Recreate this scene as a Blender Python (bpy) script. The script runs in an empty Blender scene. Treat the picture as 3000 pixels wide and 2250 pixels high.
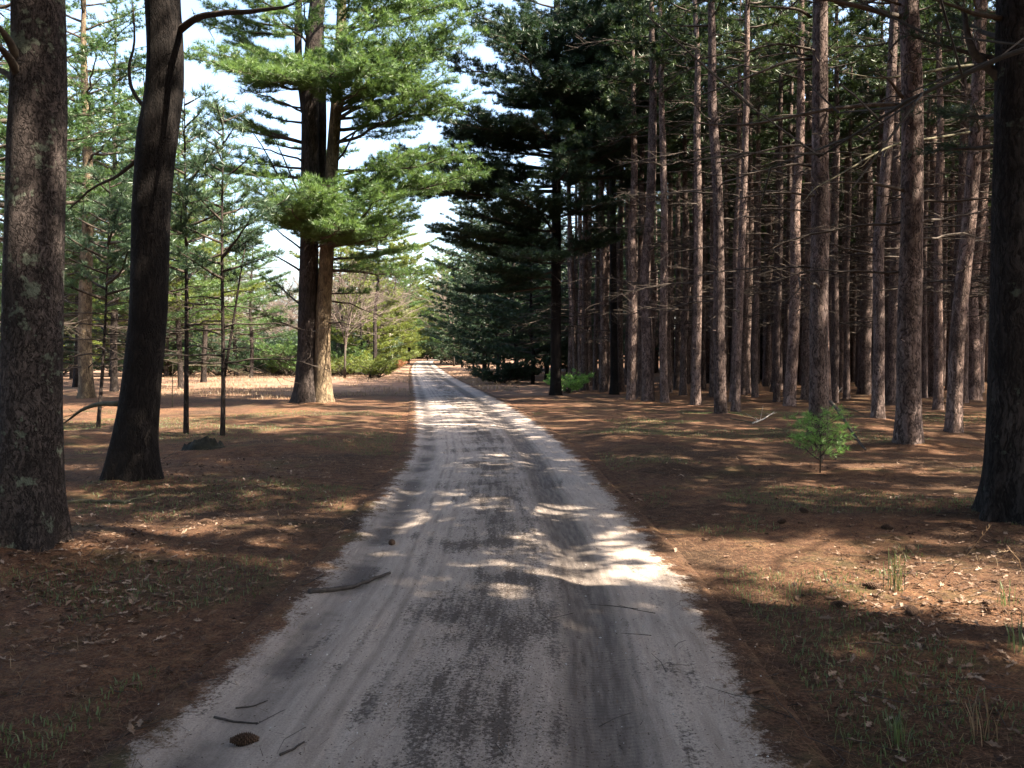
import bpy, math, random
import numpy as np
from mathutils import Vector

# ------------------------------------------------------------------ camera, sky, sun, exposure
sc = bpy.context.scene
F, W, H0 = 2550.0, 3000.0, 2250.0           # focal length and size of the photograph in its own pixels
HORIZON, EYE = 1040.0, 1.6
PITCH = math.atan((H0 / 2 - HORIZON) / F)
cam_d = bpy.data.cameras.new("camera")
cam_d.sensor_width = 36.0
cam_d.lens = F / W * 36.0
cam_d.clip_start, cam_d.clip_end = 0.05, 4000
cam = bpy.data.objects.new("camera", cam_d)
sc.collection.objects.link(cam)
cam.location = (0, 0, EYE)
cam.rotation_euler = (math.pi / 2 - PITCH, 0, 0)
sc.camera = cam

SUN_EL, SUN_X, SUN_Y = math.radians(48), 0.91, -0.41      # sun stands to the right and a little behind
n_ = math.hypot(SUN_X, SUN_Y)
SUN_DIR = Vector((SUN_X / n_ * math.cos(SUN_EL), SUN_Y / n_ * math.cos(SUN_EL), math.sin(SUN_EL)))
world = bpy.data.worlds.new("World")
sc.world = world
world.use_nodes = True
wn = world.node_tree
sky = wn.nodes.new("ShaderNodeTexSky")
sky.sky_type = 'NISHITA'
sky.sun_disc = False
sky.sun_elevation = SUN_EL
sky.sun_rotation = math.atan2(SUN_X, SUN_Y)
sky.air_density, sky.dust_density, sky.ozone_density = 1.0, 3.5, 1.0
bg = wn.nodes["Background"]
bg.inputs["Strength"].default_value = 0.09
wn.links.new(sky.outputs[0], bg.inputs["Color"])
sun_d = bpy.data.lights.new("sun", 'SUN')
sun_d.energy = 5.0
sun_d.angle = math.radians(0.5)
sun_d.color = (1.0, 0.87, 0.70)
sun = bpy.data.objects.new("sun", sun_d)
sc.collection.objects.link(sun)
sun.rotation_euler = SUN_DIR.to_track_quat('Z', 'Y').to_euler()
sun.location = (30, -20, 40)

vs = sc.view_settings
vs.view_transform, vs.look, vs.exposure, vs.gamma = 'Standard', 'None', 2.85, 1.0
cy = sc.cycles
cy.max_bounces, cy.diffuse_bounces, cy.glossy_bounces, cy.transmission_bounces = 5, 4, 2, 4
cy.transparent_max_bounces = 8
cy.caustics_reflective = cy.caustics_refractive = False
cy.sample_clamp_indirect = 4.0
cy.use_denoising = True

# ------------------------------------------------------------------ picture <-> place
CP, SP = math.cos(PITCH), math.sin(PITCH)
def ray(px, py):
    a, b = (px - W / 2) / F, -(py - H0 / 2) / F
    return Vector((a, CP + b * SP, b * CP - SP))
def at(px, py, D):
    r = ray(px, py)
    return Vector((0, 0, EYE)) + r * (D / r.y)
def ground_xy(px, py):
    r = ray(px, py)
    t = EYE / -r.z
    return r.x * t, r.y * t
def pix(x, y, z=0.0):
    v = Vector((x, y, z - EYE))
    d = v.y * CP - v.z * SP
    return W / 2 + F * v.x / d, H0 / 2 - F * (v.z * CP + v.y * SP) / d

# ------------------------------------------------------------------ noise
_rs = np.random.RandomState(7)
_T = _rs.rand(512, 512)
def vnoise(x, y, s=0):
    x = np.asarray(x, float) + 37.3 * s; y = np.asarray(y, float) + 91.7 * s
    xi = np.floor(x).astype(int); yi = np.floor(y).astype(int)
    fx = x - xi; fy = y - yi
    fx = fx * fx * (3 - 2 * fx); fy = fy * fy * (3 - 2 * fy)
    a = _T[xi % 512, yi % 512]; b = _T[(xi + 1) % 512, yi % 512]
    c = _T[xi % 512, (yi + 1) % 512]; d = _T[(xi + 1) % 512, (yi + 1) % 512]
    return (a * (1 - fx) + b * fx) * (1 - fy) + (c * (1 - fx) + d * fx) * fy
def fbm(x, y, o=4, s=0):
    v = 0; a = 0.5
    for i in range(o):
        v = v + a * (vnoise(x * 2 ** i, y * 2 ** i, s + i) - 0.5); a *= 0.5
    return v
def sstep(x, a, b):
    t = np.clip((np.asarray(x, float) - a) / (b - a), 0, 1)
    return t * t * (3 - 2 * t)

# ------------------------------------------------------------------ road line and ground height
LE = [(339, 2250), (540, 2080), (759, 1899), (949, 1682), (1071, 1519), (1153, 1410), (1200, 1343), (1216, 1261), (1214, 1180), (1206, 1110), (1204, 1085), (1212, 1068)]
RE = [(2292, 2250), (2225, 2100), (2130, 1920), (1980, 1682), (1850, 1519), (1747, 1410), (1695, 1343), (1600, 1261), (1475, 1180), (1335, 1110), (1297, 1085), (1262, 1068)]
def edge(pts):
    w = [ground_xy(*p) for p in pts]
    return np.array([p[1] for p in w]), np.array([p[0] for p in w])
LY, LX = edge(LE); RY, RX = edge(RE)
print('road', [(round(a, 1), round(b, 2)) for a, b in zip(LY, LX)], [(round(a, 1), round(b, 2)) for a, b in zip(RY, RX)])
_ys = np.linspace(-20, 260, 1121)
_xl = np.interp(_ys, LY, LX); _xr = np.interp(_ys, RY, RX)
_k = np.ones(9) / 9
def _smooth(a):
    return np.convolve(np.pad(a, 4, 'edge'), _k, 'valid')
_xc = _smooth((_xl + _xr) / 2); _hw = _smooth((_xr - _xl) / 2)
_far = np.clip((_ys - 118) / 60, 0, 2)
_xc = _xc + _far ** 2 * 2.0
def road_s(x, y):                                    # position across the road, 1.3 = its edge
    return (np.asarray(x, float) - np.interp(y, _ys, _xc)) / np.interp(y, _ys, _hw) * 1.3
def base_z(x, y):
    y = np.asarray(y, float)
    return 1.0 * sstep(y, 80, 210)
MOUNDS = [ground_xy(*p) for p in ((78, 1640), (383, 1428), (2968, 1545), (880, 1188), (950, 1186), (2400, 1292), (2660, 1324), (2793, 1281), (2572, 1247), (2312, 1202), (2111, 1229), (2038, 1197), (1628, 1166), (1900, 1188))]
MOUNDS += [(rm_.uniform(-9, 9), rm_.uniform(5, 22)) for rm_ in [random.Random(4)] for k_ in range(26)]
def gz(x, y):
    x = np.asarray(x, float); y = np.asarray(y, float)
    s = np.abs(road_s(x, y))
    b = 0.16 * fbm(x * 0.45, y * 0.45, 3, 3) + 0.06 * fbm(x * 2.3, y * 2.3, 3, 9) + 0.05
    for q_, (mx_, my_) in enumerate(MOUNDS):
        r2_ = (x - mx_) ** 2 + (y - my_) ** 2
        b = b + (0.09 if q_ < 14 else 0.07) * np.exp(-r2_ / (0.35 if q_ < 14 else 0.5))
    return base_z(x, y) + b * sstep(s, 1.3, 2.6) - 0.07 * (1 - sstep(s, 1.15, 1.5))
def gzf(x, y):
    return float(gz(x, y))

# ------------------------------------------------------------------ objects
def tag(o, label=None, cat=None, group=None, kind=None):
    if label: o['label'] = label
    if cat: o['category'] = cat
    if group: o['group'] = group
    if kind: o['kind'] = kind
    return o
def thing(name, label, cat, loc, rotz=0.0, group=None):
    o = bpy.data.objects.new(name, None)
    o.empty_display_size = 0.3
    sc.collection.objects.link(o)
    o.location = loc
    o.rotation_euler = (0, 0, rotz)
    return tag(o, label, cat, group)
class MB:
    def __init__(self):
        self.V, self.T, self.Q, self.tone, self.mt, self.mq, self.n = [], [], [], [], [], [], 0
    def add(self, v, tris=None, quads=None, tone=0.5, mat=0):
        v = np.asarray(v, float).reshape(-1, 3)
        self.V.append(v)
        self.tone.append(np.broadcast_to(np.asarray(tone, float), (len(v),)) if np.ndim(tone) < 2 else tone)
        if tris is not None and len(tris):
            t = np.asarray(tris, int).reshape(-1, 3); self.T.append(t + self.n); self.mt.append(np.full(len(t), mat))
        if quads is not None and len(quads):
            q = np.asarray(quads, int).reshape(-1, 4); self.Q.append(q + self.n); self.mq.append(np.full(len(q), mat))
        self.n += len(v)
    def tube(self, pts, rad, n=7, mat=0, cap=True):
        pts = np.asarray(pts, float); rad = np.asarray(rad, float)
        k = len(pts)
        tan = np.gradient(pts, axis=0)
        tan /= np.linalg.norm(tan, axis=1)[:, None] + 1e-9
        ref = np.array([0, 0, 1.0]) if abs(tan[0, 2]) < 0.8 else np.array([1.0, 0, 0])
        u = np.cross(tan, ref); u /= np.linalg.norm(u, axis=1)[:, None] + 1e-9
        w = np.cross(tan, u)
        a = np.arange(n) / n * 2 * math.pi
        ring = u[:, None, :] * np.cos(a)[None, :, None] + w[:, None, :] * np.sin(a)[None, :, None]
        v = (pts[:, None, :] + ring * rad[:, None, None]).reshape(-1, 3)
        i, j = np.meshgrid(np.arange(k - 1), np.arange(n), indexing='ij')
        q = np.stack([i * n + j, i * n + (j + 1) % n, (i + 1) * n + (j + 1) % n, (i + 1) * n + j], -1).reshape(-1, 4)
        t = []
        if cap:
            v = np.vstack([v, pts[-1] + tan[-1] * rad[-1] * 0.4, pts[0]])
            c = k * n
            t = [[(k - 1) * n + x, (k - 1) * n + (x + 1) % n, c] for x in range(n)] + [[(x + 1) % n, x, c + 1] for x in range(n)]
        self.add(v, t, q, mat=mat)
    def twigs(self, P0, P1, r0, r1, mat=0):
        P0 = np.asarray(P0, float).reshape(-1, 3); P1 = np.asarray(P1, float).reshape(-1, 3)
        if not len(P0): return
        N = len(P0)
        r0 = np.broadcast_to(r0, (N,)); r1 = np.broadcast_to(r1, (N,))
        d = P1 - P0; d /= np.linalg.norm(d, axis=1)[:, None] + 1e-9
        ref = np.where(np.abs(d[:, 2:3]) < 0.8, np.array([[0, 0, 1.0]]), np.array([[1.0, 0, 0]]))
        u = np.cross(d, ref); u /= np.linalg.norm(u, axis=1)[:, None] + 1e-9
        w = np.cross(d, u)
        vs_ = []
        for P, r in ((P0, r0), (P1, r1)):
            for a in (0, 2.094, 4.189):
                vs_.append(P + (u * math.cos(a) + w * math.sin(a)) * r[:, None])
        v = np.stack(vs_, 1).reshape(-1, 3)
        b = np.arange(N)[:, None] * 6
        q = np.concatenate([b + np.array([[0, 1, 4, 3]]), b + np.array([[1, 2, 5, 4]]), b + np.array([[2, 0, 3, 5]])])
        self.add(v, None, q, mat=mat)
    def tufts(self, P, D, ln, blades, width, spread, rng, mat=0, tone=None):
        P = np.asarray(P, float).reshape(-1, 3); D = np.asarray(D, float).reshape(-1, 3)
        if not len(P): return
        N = len(P)
        D = D / (np.linalg.norm(D, axis=1)[:, None] + 1e-9)
        d = D[:, None, :] + spread * rng.randn(N, blades, 3)
        d /= np.linalg.norm(d, axis=2)[..., None] + 1e-9
        L = np.broadcast_to(ln, (N,))[:, None] * rng.uniform(0.65, 1.2, (N, blades))
        s = np.cross(d, rng.randn(N, blades, 3)); s /= np.linalg.norm(s, axis=2)[..., None] + 1e-9
        p = P[:, None, :] + d * 0.01
        v = np.stack([p - s * width / 2, p + s * width / 2, p + d * L[..., None]], 2).reshape(-1, 3)
        t = np.arange(N * blades * 3).reshape(-1, 3)
        tn = rng.rand(N) if tone is None else tone
        self.add(v, t, None, np.repeat(tn, blades * 3), mat)
    def build(self, name, mats, parent=None, smooth=True):
        me = bpy.data.meshes.new(name)
        V = np.vstack(self.V)
        T = np.vstack(self.T) if self.T else np.zeros((0, 3), int)
        Q = np.vstack(self.Q) if self.Q else np.zeros((0, 4), int)
        me.vertices.add(len(V)); me.vertices.foreach_set("co", V.astype(np.float32).ravel())
        loops = np.concatenate([T.ravel(), Q.ravel()])
        me.loops.add(len(loops)); me.loops.foreach_set("vertex_index", loops.astype(np.int32))
        starts = np.concatenate([np.arange(len(T)) * 3, len(T) * 3 + np.arange(len(Q)) * 4])
        me.polygons.add(len(starts)); me.polygons.foreach_set("loop_start", starts.astype(np.int32))
        mi = np.concatenate(([*self.mt] if self.mt else []) + ([*self.mq] if self.mq else []))
        me.polygons.foreach_set("material_index", mi.astype(np.int32))
        me.polygons.foreach_set("use_smooth", np.full(len(starts), smooth))
        at_ = me.attributes.new("tone", 'FLOAT', 'POINT')
        at_.data.foreach_set("value", np.concatenate(self.tone).astype(np.float32))
        for m in (mats if isinstance(mats, (list, tuple)) else [mats]):
            me.materials.append(m)
        me.update(calc_edges=True)
        o = bpy.data.objects.new(name, me)
        sc.collection.objects.link(o)
        if parent is not None: o.parent = parent
        return o
def copy_tree(o, parent=None):
    c = o.copy(); sc.collection.objects.link(c)
    if parent is not None: c.parent = parent
    for ch in list(o.children): copy_tree(ch, c)
    return c

# ------------------------------------------------------------------ materials
def nodes(name):
    m = bpy.data.materials.new(name); m.use_nodes = True
    nt = m.node_tree
    for n in list(nt.nodes): nt.nodes.remove(n)
    out = nt.nodes.new("ShaderNodeOutputMaterial")
    def N(t, **kw):
        n = nt.nodes.new("ShaderNode" + t)
        for k, v in kw.items():
            if k.startswith('i_'):
                n.inputs[k[2:].replace('_', ' ')].default_value = v
            else: setattr(n, k, v)
        return n
    L = nt.links.new
    return m, nt, out, N, L
def ramp(N, stops, interp='LINEAR'):
    r = N("ValToRGB"); cr = r.color_ramp; cr.interpolation = interp
    while len(cr.elements) < len(stops): cr.elements.new(0.5)
    for e, (p, c) in zip(cr.elements, stops):
        e.position = p; e.color = (*c, 1) if len(c) == 3 else c
    return r
def mixc(N, L, fac, a, b, mode='MIX'):
    n = N("Mix", data_type='RGBA', blend_type=mode)
    for s, v in ((0, fac), (6, a), (7, b)):
        if hasattr(v, 'links') or isinstance(v, bpy.types.NodeSocket): L(v, n.inputs[s])
        else: n.inputs[s].default_value = v if s == 0 else (*v, 1)
    return n.outputs[2]
def math_(N, L, op, a, b=None, clamp=False):
    n = N("Math", operation=op); n.use_clamp = clamp
    for i, v in ((0, a), (1, b)):
        if v is None: continue
        if isinstance(v, bpy.types.NodeSocket): L(v, n.inputs[i])
        else: n.inputs[i].default_value = v
    return n.outputs[0]

def needle_mat(name, dark, mid, light, trans=0.38):
    m, nt, out, N, L = nodes(name)
    a = N("Attribute", attribute_name="tone")
    geo = N("NewGeometry")
    nz = N("TexNoise", i_Scale=0.9, i_Detail=2.0); L(geo.outputs["Position"], nz.inputs["Vector"])
    oi = N("ObjectInfo")
    f = math_(N, L, 'MULTIPLY', a.outputs["Fac"], 0.5)
    f = math_(N, L, 'ADD', f, math_(N, L, 'MULTIPLY', nz.outputs["Fac"], 0.55))
    f = math_(N, L, 'ADD', f, math_(N, L, 'MULTIPLY', math_(N, L, 'SUBTRACT', oi.outputs["Random"], 0.5), 0.2))
    r = ramp(N, [(0.2, dark), (0.5, mid), (0.85, light)]); L(f, r.inputs["Fac"])
    d = N("BsdfDiffuse"); t = N("BsdfTranslucent"); L(r.outputs[0], d.inputs["Color"])
    tc = mixc(N, L, 0.5, r.outputs[0], (light[0] * 1.3, light[1] * 1.25, light[2] * 0.8))
    L(tc, t.inputs["Color"])
    mx = N("MixShader"); mx.inputs[0].default_value = trans
    L(d.outputs[0], mx.inputs[1]); L(t.outputs[0], mx.inputs[2])
    g = N("BsdfGlossy", i_Roughness=0.42); g.inputs["Color"].default_value = (0.8, 0.85, 0.8, 1)
    mg = N("MixShader"); mg.inputs[0].default_value = 0.035
    L(mx.outputs[0], mg.inputs[1]); L(g.outputs[0], mg.inputs[2])
    L(mg.outputs[0], out.inputs["Surface"])
    return m
def simple_mat(name, stops, scale=6.0, rough=0.85, bump=0.3, use_tone=False, stretch=(1, 1, 1)):
    m, nt, out, N, L = nodes(name)
    tc = N("TexCoord"); mp = N("Mapping"); mp.inputs["Scale"].default_value = stretch
    L(tc.outputs["Object"], mp.inputs["Vector"])
    nz = N("TexNoise", i_Scale=scale, i_Detail=5.0, i_Roughness=0.65); L(mp.outputs[0], nz.inputs["Vector"])
    f = nz.outputs["Fac"]
    if use_tone:
        a = N("Attribute", attribute_name="tone")
        f = math_(N, L, 'ADD', math_(N, L, 'MULTIPLY', a.outputs["Fac"], 0.7), math_(N, L, 'MULTIPLY', f, 0.3))
    r = ramp(N, stops); L(f, r.inputs["Fac"])
    p = N("BsdfPrincipled", i_Roughness=rough); p.inputs["Specular IOR Level"].default_value = 0.2
    L(r.outputs[0], p.inputs["Base Color"])
    if bump:
        b = N("Bump", i_Strength=bump, i_Distance=0.02); L(nz.outputs["Fac"], b.inputs["Height"]); L(b.outputs[0], p.inputs["Normal"])
    L(p.outputs[0], out.inputs["Surface"])
    return m
def bark_mat(name, plate_a, plate_b, furrow, scale=16.0, zs=0.3, depth=0.02, lichen=None, lich_amt=0.62, grain=1.0, vary=0.0):
    m, nt, out, N, L = nodes(name)
    tc = N("TexCoord"); oi = N("ObjectInfo")
    off = N("VectorMath", operation='ADD'); L(tc.outputs["Object"], off.inputs[0])
    cb = N("CombineXYZ"); L(math_(N, L, 'MULTIPLY', oi.outputs["Random"], 40.0), cb.inputs["Z"]); L(cb.outputs[0], off.inputs[1])
    wn_ = N("TexNoise", i_Scale=3.5, i_Detail=3.0); L(off.outputs[0], wn_.inputs["Vector"])
    wa = N("VectorMath", operation='SCALE'); L(wn_.outputs["Color"], wa.inputs[0]); wa.inputs["Scale"].default_value = 0.16
    ad = N("VectorMath", operation='ADD'); L(off.outputs[0], ad.inputs[0]); L(wa.outputs[0], ad.inputs[1])
    mp = N("Mapping"); mp.inputs["Scale"].default_value = (1, 1, zs); L(ad.outputs[0], mp.inputs["Vector"])
    def ridge(sc_, det):
        n = N("TexNoise", i_Scale=sc_, i_Detail=det, i_Roughness=0.55); L(mp.outputs[0], n.inputs["Vector"])
        return math_(N, L, 'MULTIPLY', math_(N, L, 'ABSOLUTE', math_(N, L, 'SUBTRACT', n.outputs["Fac"], 0.5)), 6.0, True)
    rd = math_(N, L, 'MULTIPLY', math_(N, L, 'ADD', math_(N, L, 'MULTIPLY', ridge(scale, 3.0), 0.6), math_(N, L, 'MULTIPLY', ridge(scale * 2.1, 4.0), 0.4)), 1.0, True)
    vc = N("TexVoronoi", feature='F1', i_Scale=scale * 1.6); L(mp.outputs[0], vc.inputs["Vector"])
    fine = N("TexNoise", i_Scale=scale * 4.0, i_Detail=6.0, i_Roughness=0.75); L(mp.outputs[0], fine.inputs["Vector"])
    big = N("TexNoise", i_Scale=2.2, i_Detail=3.0); L(off.outputs[0], big.inputs["Vector"])
    sep = N("SeparateColor"); L(vc.outputs["Color"], sep.inputs[0])
    col = mixc(N, L, sep.outputs[0], plate_a, plate_b)
    bf = ramp(N, [(0.35, (0.62,) * 3), (0.7, (1.25,) * 3)]); L(big.outputs["Fac"], bf.inputs["Fac"])
    col = mixc(N, L, 1.0, col, bf.outputs[0], 'MULTIPLY')
    ff = ramp(N, [(0.3, (0.40,) * 3), (0.72, (1.55,) * 3)]); L(fine.outputs["Fac"], ff.inputs["Fac"])
    col = mixc(N, L, grain, col, ff.outputs[0], 'MULTIPLY')
    er = ramp(N, [(0.04, (0, 0, 0)), (0.42, (1, 1, 1))]); L(rd, er.inputs["Fac"])
    col = mixc(N, L, er.outputs[0], furrow, col)
    tv = ramp(N, [(0.0, (0.62, 0.60, 0.60)), (0.5, (0.95, 0.93, 0.92)), (1.0, (1.15, 1.06, 1.0))]); L(oi.outputs["Random"], tv.inputs["Fac"])
    col = mixc(N, L, vary, col, tv.outputs[0], 'MULTIPLY')
    if lichen:
        ln = N("TexNoise", i_Scale=4.6, i_Detail=2.5); L(off.outputs[0], ln.inputs["Vector"])
        lf = N("TexNoise", i_Scale=30.0, i_Detail=4.0); L(off.outputs[0], lf.inputs["Vector"])
        s_ = math_(N, L, 'ADD', ln.outputs["Fac"], math_(N, L, 'MULTIPLY', math_(N, L, 'SUBTRACT', lf.outputs["Fac"], 0.5), 0.35))
        lr = ramp(N, [(lich_amt, (0, 0, 0)), (lich_amt + 0.06, (0.85,) * 3)]); L(s_, lr.inputs["Fac"])
        col = mixc(N, L, lr.outputs[0], col, lichen)
    p = N("BsdfPrincipled", i_Roughness=0.9); p.inputs["Specular IOR Level"].default_value = 0.15
    L(col, p.inputs["Base Color"])
    hh = math_(N, L, 'ADD', er.outputs[0], math_(N, L, 'MULTIPLY', fine.outputs["Fac"], 0.7))
    b = N("Bump", i_Strength=0.9, i_Distance=depth); L(hh, b.inputs["Height"]); L(b.outputs[0], p.inputs["Normal"])
    L(p.outputs[0], out.inputs["Surface"])
    return m

M = {}
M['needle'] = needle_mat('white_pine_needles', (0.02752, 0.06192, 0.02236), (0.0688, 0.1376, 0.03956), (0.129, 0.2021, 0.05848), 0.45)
M['needle_dark'] = needle_mat('shade_pine_needles', (0.0075, 0.02025, 0.0135), (0.01575, 0.036, 0.0195), (0.0315, 0.0585, 0.0225), 0.3)  # white pine needles with the darkness of shade put into the colour
M['needle_blue'] = needle_mat('sapling_needles', (0.024, 0.052, 0.036), (0.044, 0.084, 0.0496), (0.076, 0.12, 0.056))
M['needle_yellow'] = needle_mat('yellow_green_needles', (0.056, 0.088, 0.02), (0.112, 0.152, 0.028), (0.184, 0.208, 0.04))
M['needle_red'] = needle_mat('red_pine_needles', (0.0105, 0.0255, 0.0135), (0.024, 0.048, 0.018), (0.0495, 0.075, 0.0225), 0.32)
M['needle_fresh'] = needle_mat('fresh_sapling_needles', (0.08, 0.19, 0.045), (0.14, 0.30, 0.07), (0.21, 0.38, 0.10), 0.45)  # fresh green, brightened further in place of sun that misses the sapling
M['rust'] = needle_mat('rusty_leaves', (0.128, 0.052, 0.024), (0.224, 0.096, 0.048), (0.304, 0.152, 0.08), 0.3)
M['bark_red'] = bark_mat('red_pine_bark', (0.205, 0.158, 0.142), (0.122, 0.087, 0.076), (0.0288, 0.02016, 0.018), 13, 0.34, 0.018, vary=1.0)
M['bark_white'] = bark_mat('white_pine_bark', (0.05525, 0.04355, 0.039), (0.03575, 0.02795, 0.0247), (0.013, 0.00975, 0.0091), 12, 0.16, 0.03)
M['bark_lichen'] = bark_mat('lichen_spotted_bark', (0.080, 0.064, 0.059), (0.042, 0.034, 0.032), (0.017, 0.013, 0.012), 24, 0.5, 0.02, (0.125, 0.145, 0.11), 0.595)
M['bark_shaded'] = bark_mat('shade_toned_pine_bark', (0.0186, 0.01488, 0.01364), (0.01178, 0.0093, 0.00868), (0.00496, 0.00372, 0.00372), 25, 0.17, 0.025)  # white pine bark, colour darkened to stand for deep shade
M['bark_shaded_edge'] = bark_mat('shaded_pine_bark', (0.046, 0.040, 0.038), (0.028, 0.023, 0.022), (0.010, 0.008, 0.008), 20, 0.17, 0.03, (0.075, 0.088, 0.068), 0.66)  # right edge trunk: shade painted into the bark colour, lichen spots real
M['bark_sunlit'] = bark_mat('sunlit_pine_bark', (0.189, 0.144, 0.09), (0.144, 0.1035, 0.0675), (0.054, 0.0387, 0.027), 12, 0.2, 0.02)  # white pine bark with sunlight painted in as a lighter tan
M['twig'] = simple_mat('dead_twig', [(0.3, (0.0225, 0.018, 0.015)), (0.7, (0.07125, 0.05625, 0.045))], 9.0)
M['limb'] = simple_mat('pine_limb', [(0.3, (0.024, 0.0195, 0.0165)), (0.7, (0.075, 0.06, 0.0465))], 14.0)
M['limb_lichen'] = simple_mat('limb_with_lichen', [(0.3, (0.035, 0.031, 0.02)), (0.7, (0.105, 0.095, 0.058))], 9.0)
M['needle_mid'] = needle_mat('mid_pine_needles', (0.018, 0.044, 0.020), (0.042, 0.090, 0.032), (0.085, 0.145, 0.045), 0.4)
M['bare'] = simple_mat('bare_brush_twig', [(0.3, (0.085, 0.066, 0.055)), (0.7, (0.165, 0.13, 0.11))], 2.0, bump=0)
M['pale'] = simple_mat('weathered_pale_wood', [(0.3, (0.255, 0.225, 0.195)), (0.7, (0.435, 0.405, 0.36))], 8.0)
M['stick'] = simple_mat('grey_stick', [(0.3, (0.024, 0.02, 0.0184)), (0.7, (0.068, 0.0576, 0.0528))], 25.0, stretch=(1, 1, 1))
M['cone'] = simple_mat('cone_scale', [(0.3, (0.0315, 0.0196, 0.014)), (0.7, (0.105, 0.063, 0.042))], 30.0)
M['litter'] = simple_mat('fallen_needles', [(0.2, (0.02788, 0.01558, 0.01148)), (0.5, (0.0697, 0.03772, 0.02296)), (0.8, (0.164, 0.1025, 0.0574))], 3.0, bump=0, use_tone=True)
M['leaf'] = simple_mat('dry_oak_leaf', [(0.2, (0.035, 0.02, 0.014)), (0.5, (0.10, 0.06, 0.04)), (0.75, (0.20, 0.14, 0.10)), (0.9, (0.25, 0.19, 0.155))], 20.0, bump=0, use_tone=True)
M['grass'] = needle_mat('green_grass', (0.034, 0.052, 0.024), (0.068, 0.098, 0.036), (0.11, 0.145, 0.055))
M['dry'] = needle_mat('dry_grass', (0.10, 0.062, 0.038), (0.185, 0.122, 0.072), (0.30, 0.215, 0.13), 0.25)
M['moss'] = simple_mat('mossy_wood', [(0.35, (0.005, 0.005, 0.004)), (0.55, (0.012, 0.013, 0.008)), (0.75, (0.03, 0.024, 0.017))], 12.0)
M['pebble'] = simple_mat('pebble', [(0.2, (0.2, 0.184, 0.176)), (0.8, (0.6, 0.584, 0.56))], 3.0, bump=0, use_tone=True)
M['debris'] = simple_mat('dark_crumbs', [(0.2, (0.021, 0.0168, 0.014)), (0.8, (0.084, 0.056, 0.0385))], 3.0, bump=0, use_tone=True)

def litter_color(N, L, pos):
    """needle litter colour as a node output, from world position"""
    n1 = N("TexNoise", i_Scale=0.55, i_Detail=4.0, i_Roughness=0.6); L(pos, n1.inputs["Vector"])
    n2 = N("TexNoise", i_Scale=9.0, i_Detail=6.0, i_Roughness=0.75); L(pos, n2.inputs["Vector"])
    n3 = N("TexNoise", i_Scale=60.0, i_Detail=4.0, i_Roughness=0.8); L(pos, n3.inputs["Vector"])
    r1 = ramp(N, [(0.3, (0.042, 0.025, 0.018)), (0.5, (0.083, 0.047, 0.030)), (0.7, (0.145, 0.092, 0.058))])
    L(n2.outputs["Fac"], r1.inputs["Fac"])
    r2 = ramp(N, [(0.36, (0.55, 0.60, 0.62)), (0.5, (1.0, 0.95, 0.92)), (0.62, (1.35, 1.22, 1.08))]); L(n1.outputs["Fac"], r2.inputs["Fac"])
    c = mixc(N, L, 1.0, r1.outputs[0], r2.outputs[0], 'MULTIPLY')
    r3 = ramp(N, [(0.34, (0.25, 0.24, 0.23)), (0.5, (1.0, 1.0, 1.0)), (0.68, (2.0, 1.85, 1.65))]); L(n3.outputs["Fac"], r3.inputs["Fac"])
    c = mixc(N, L, 0.85, c, r3.outputs[0], 'MULTIPLY')
    # moss and low green growing through the litter
    g1 = N("TexNoise", i_Scale=1.1, i_Detail=5.0, i_Roughness=0.7); L(pos, g1.inputs["Vector"])
    gr = ramp(N, [(0.52, (0, 0, 0)), (0.66, (0.75,) * 3)]); L(g1.outputs["Fac"], gr.inputs["Fac"])
    c = mixc(N, L, gr.outputs[0], c, (0.045, 0.048, 0.022))
    return c, n2.outputs["Fac"], n3.outputs["Fac"]

def ground_mat():
    m, nt, out, N, L = nodes('forest_floor')
    geo = N("NewGeometry"); pos = geo.outputs["Position"]
    c, h2, h3 = litter_color(N, L, pos)
    sep = N("SeparateXYZ"); L(pos, sep.inputs[0])
    # the open clearing on the left beyond the twin pine: pale dry grass
    wob = N("TexNoise", i_Scale=0.22, i_Detail=4.0); L(pos, wob.inputs["Vector"])
    wv = math_(N, L, 'MULTIPLY', math_(N, L, 'SUBTRACT', wob.outputs["Fac"], 0.5), 14.0)
    yy = math_(N, L, 'ADD', sep.outputs["Y"], wv)
    my = N("MapRange", interpolation_type='SMOOTHSTEP'); L(yy, my.inputs["Value"])
    my.inputs["From Min"].default_value = 29; my.inputs["From Max"].default_value = 40
    mx = N("MapRange", interpolation_type='SMOOTHSTEP'); L(math_(N, L, 'ADD', sep.outputs["X"], math_(N, L, 'MULTIPLY', wv, 0.15)), mx.inputs["Value"])
    mx.inputs["From Min"].default_value = 4.5; mx.inputs["From Max"].default_value = 1.0
    msk = math_(N, L, 'MULTIPLY', my.outputs[0], mx.outputs[0], True)
    gn = N("TexNoise", i_Scale=0.5, i_Detail=6.0, i_Roughness=0.7); L(pos, gn.inputs["Vector"])
    gr = ramp(N, [(0.3, (0.09, 0.052, 0.036)), (0.5, (0.17, 0.105, 0.075)), (0.7, (0.20, 0.145, 0.09))]); L(gn.outputs["Fac"], gr.inputs["Fac"])
    c = mixc(N, L, msk, c, gr.outputs[0])
    p = N("BsdfPrincipled", i_Roughness=0.95); p.inputs["Specular IOR Level"].default_value = 0.1
    L(c, p.inputs["Base Color"])
    hh = math_(N, L, 'ADD', h2, math_(N, L, 'MULTIPLY', h3, 0.5))
    b = N("Bump", i_Strength=0.8, i_Distance=0.05); L(hh, b.inputs["Height"]); L(b.outputs[0], p.inputs["Normal"])
    L(p.outputs[0], out.inputs["Surface"])
    return m
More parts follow.
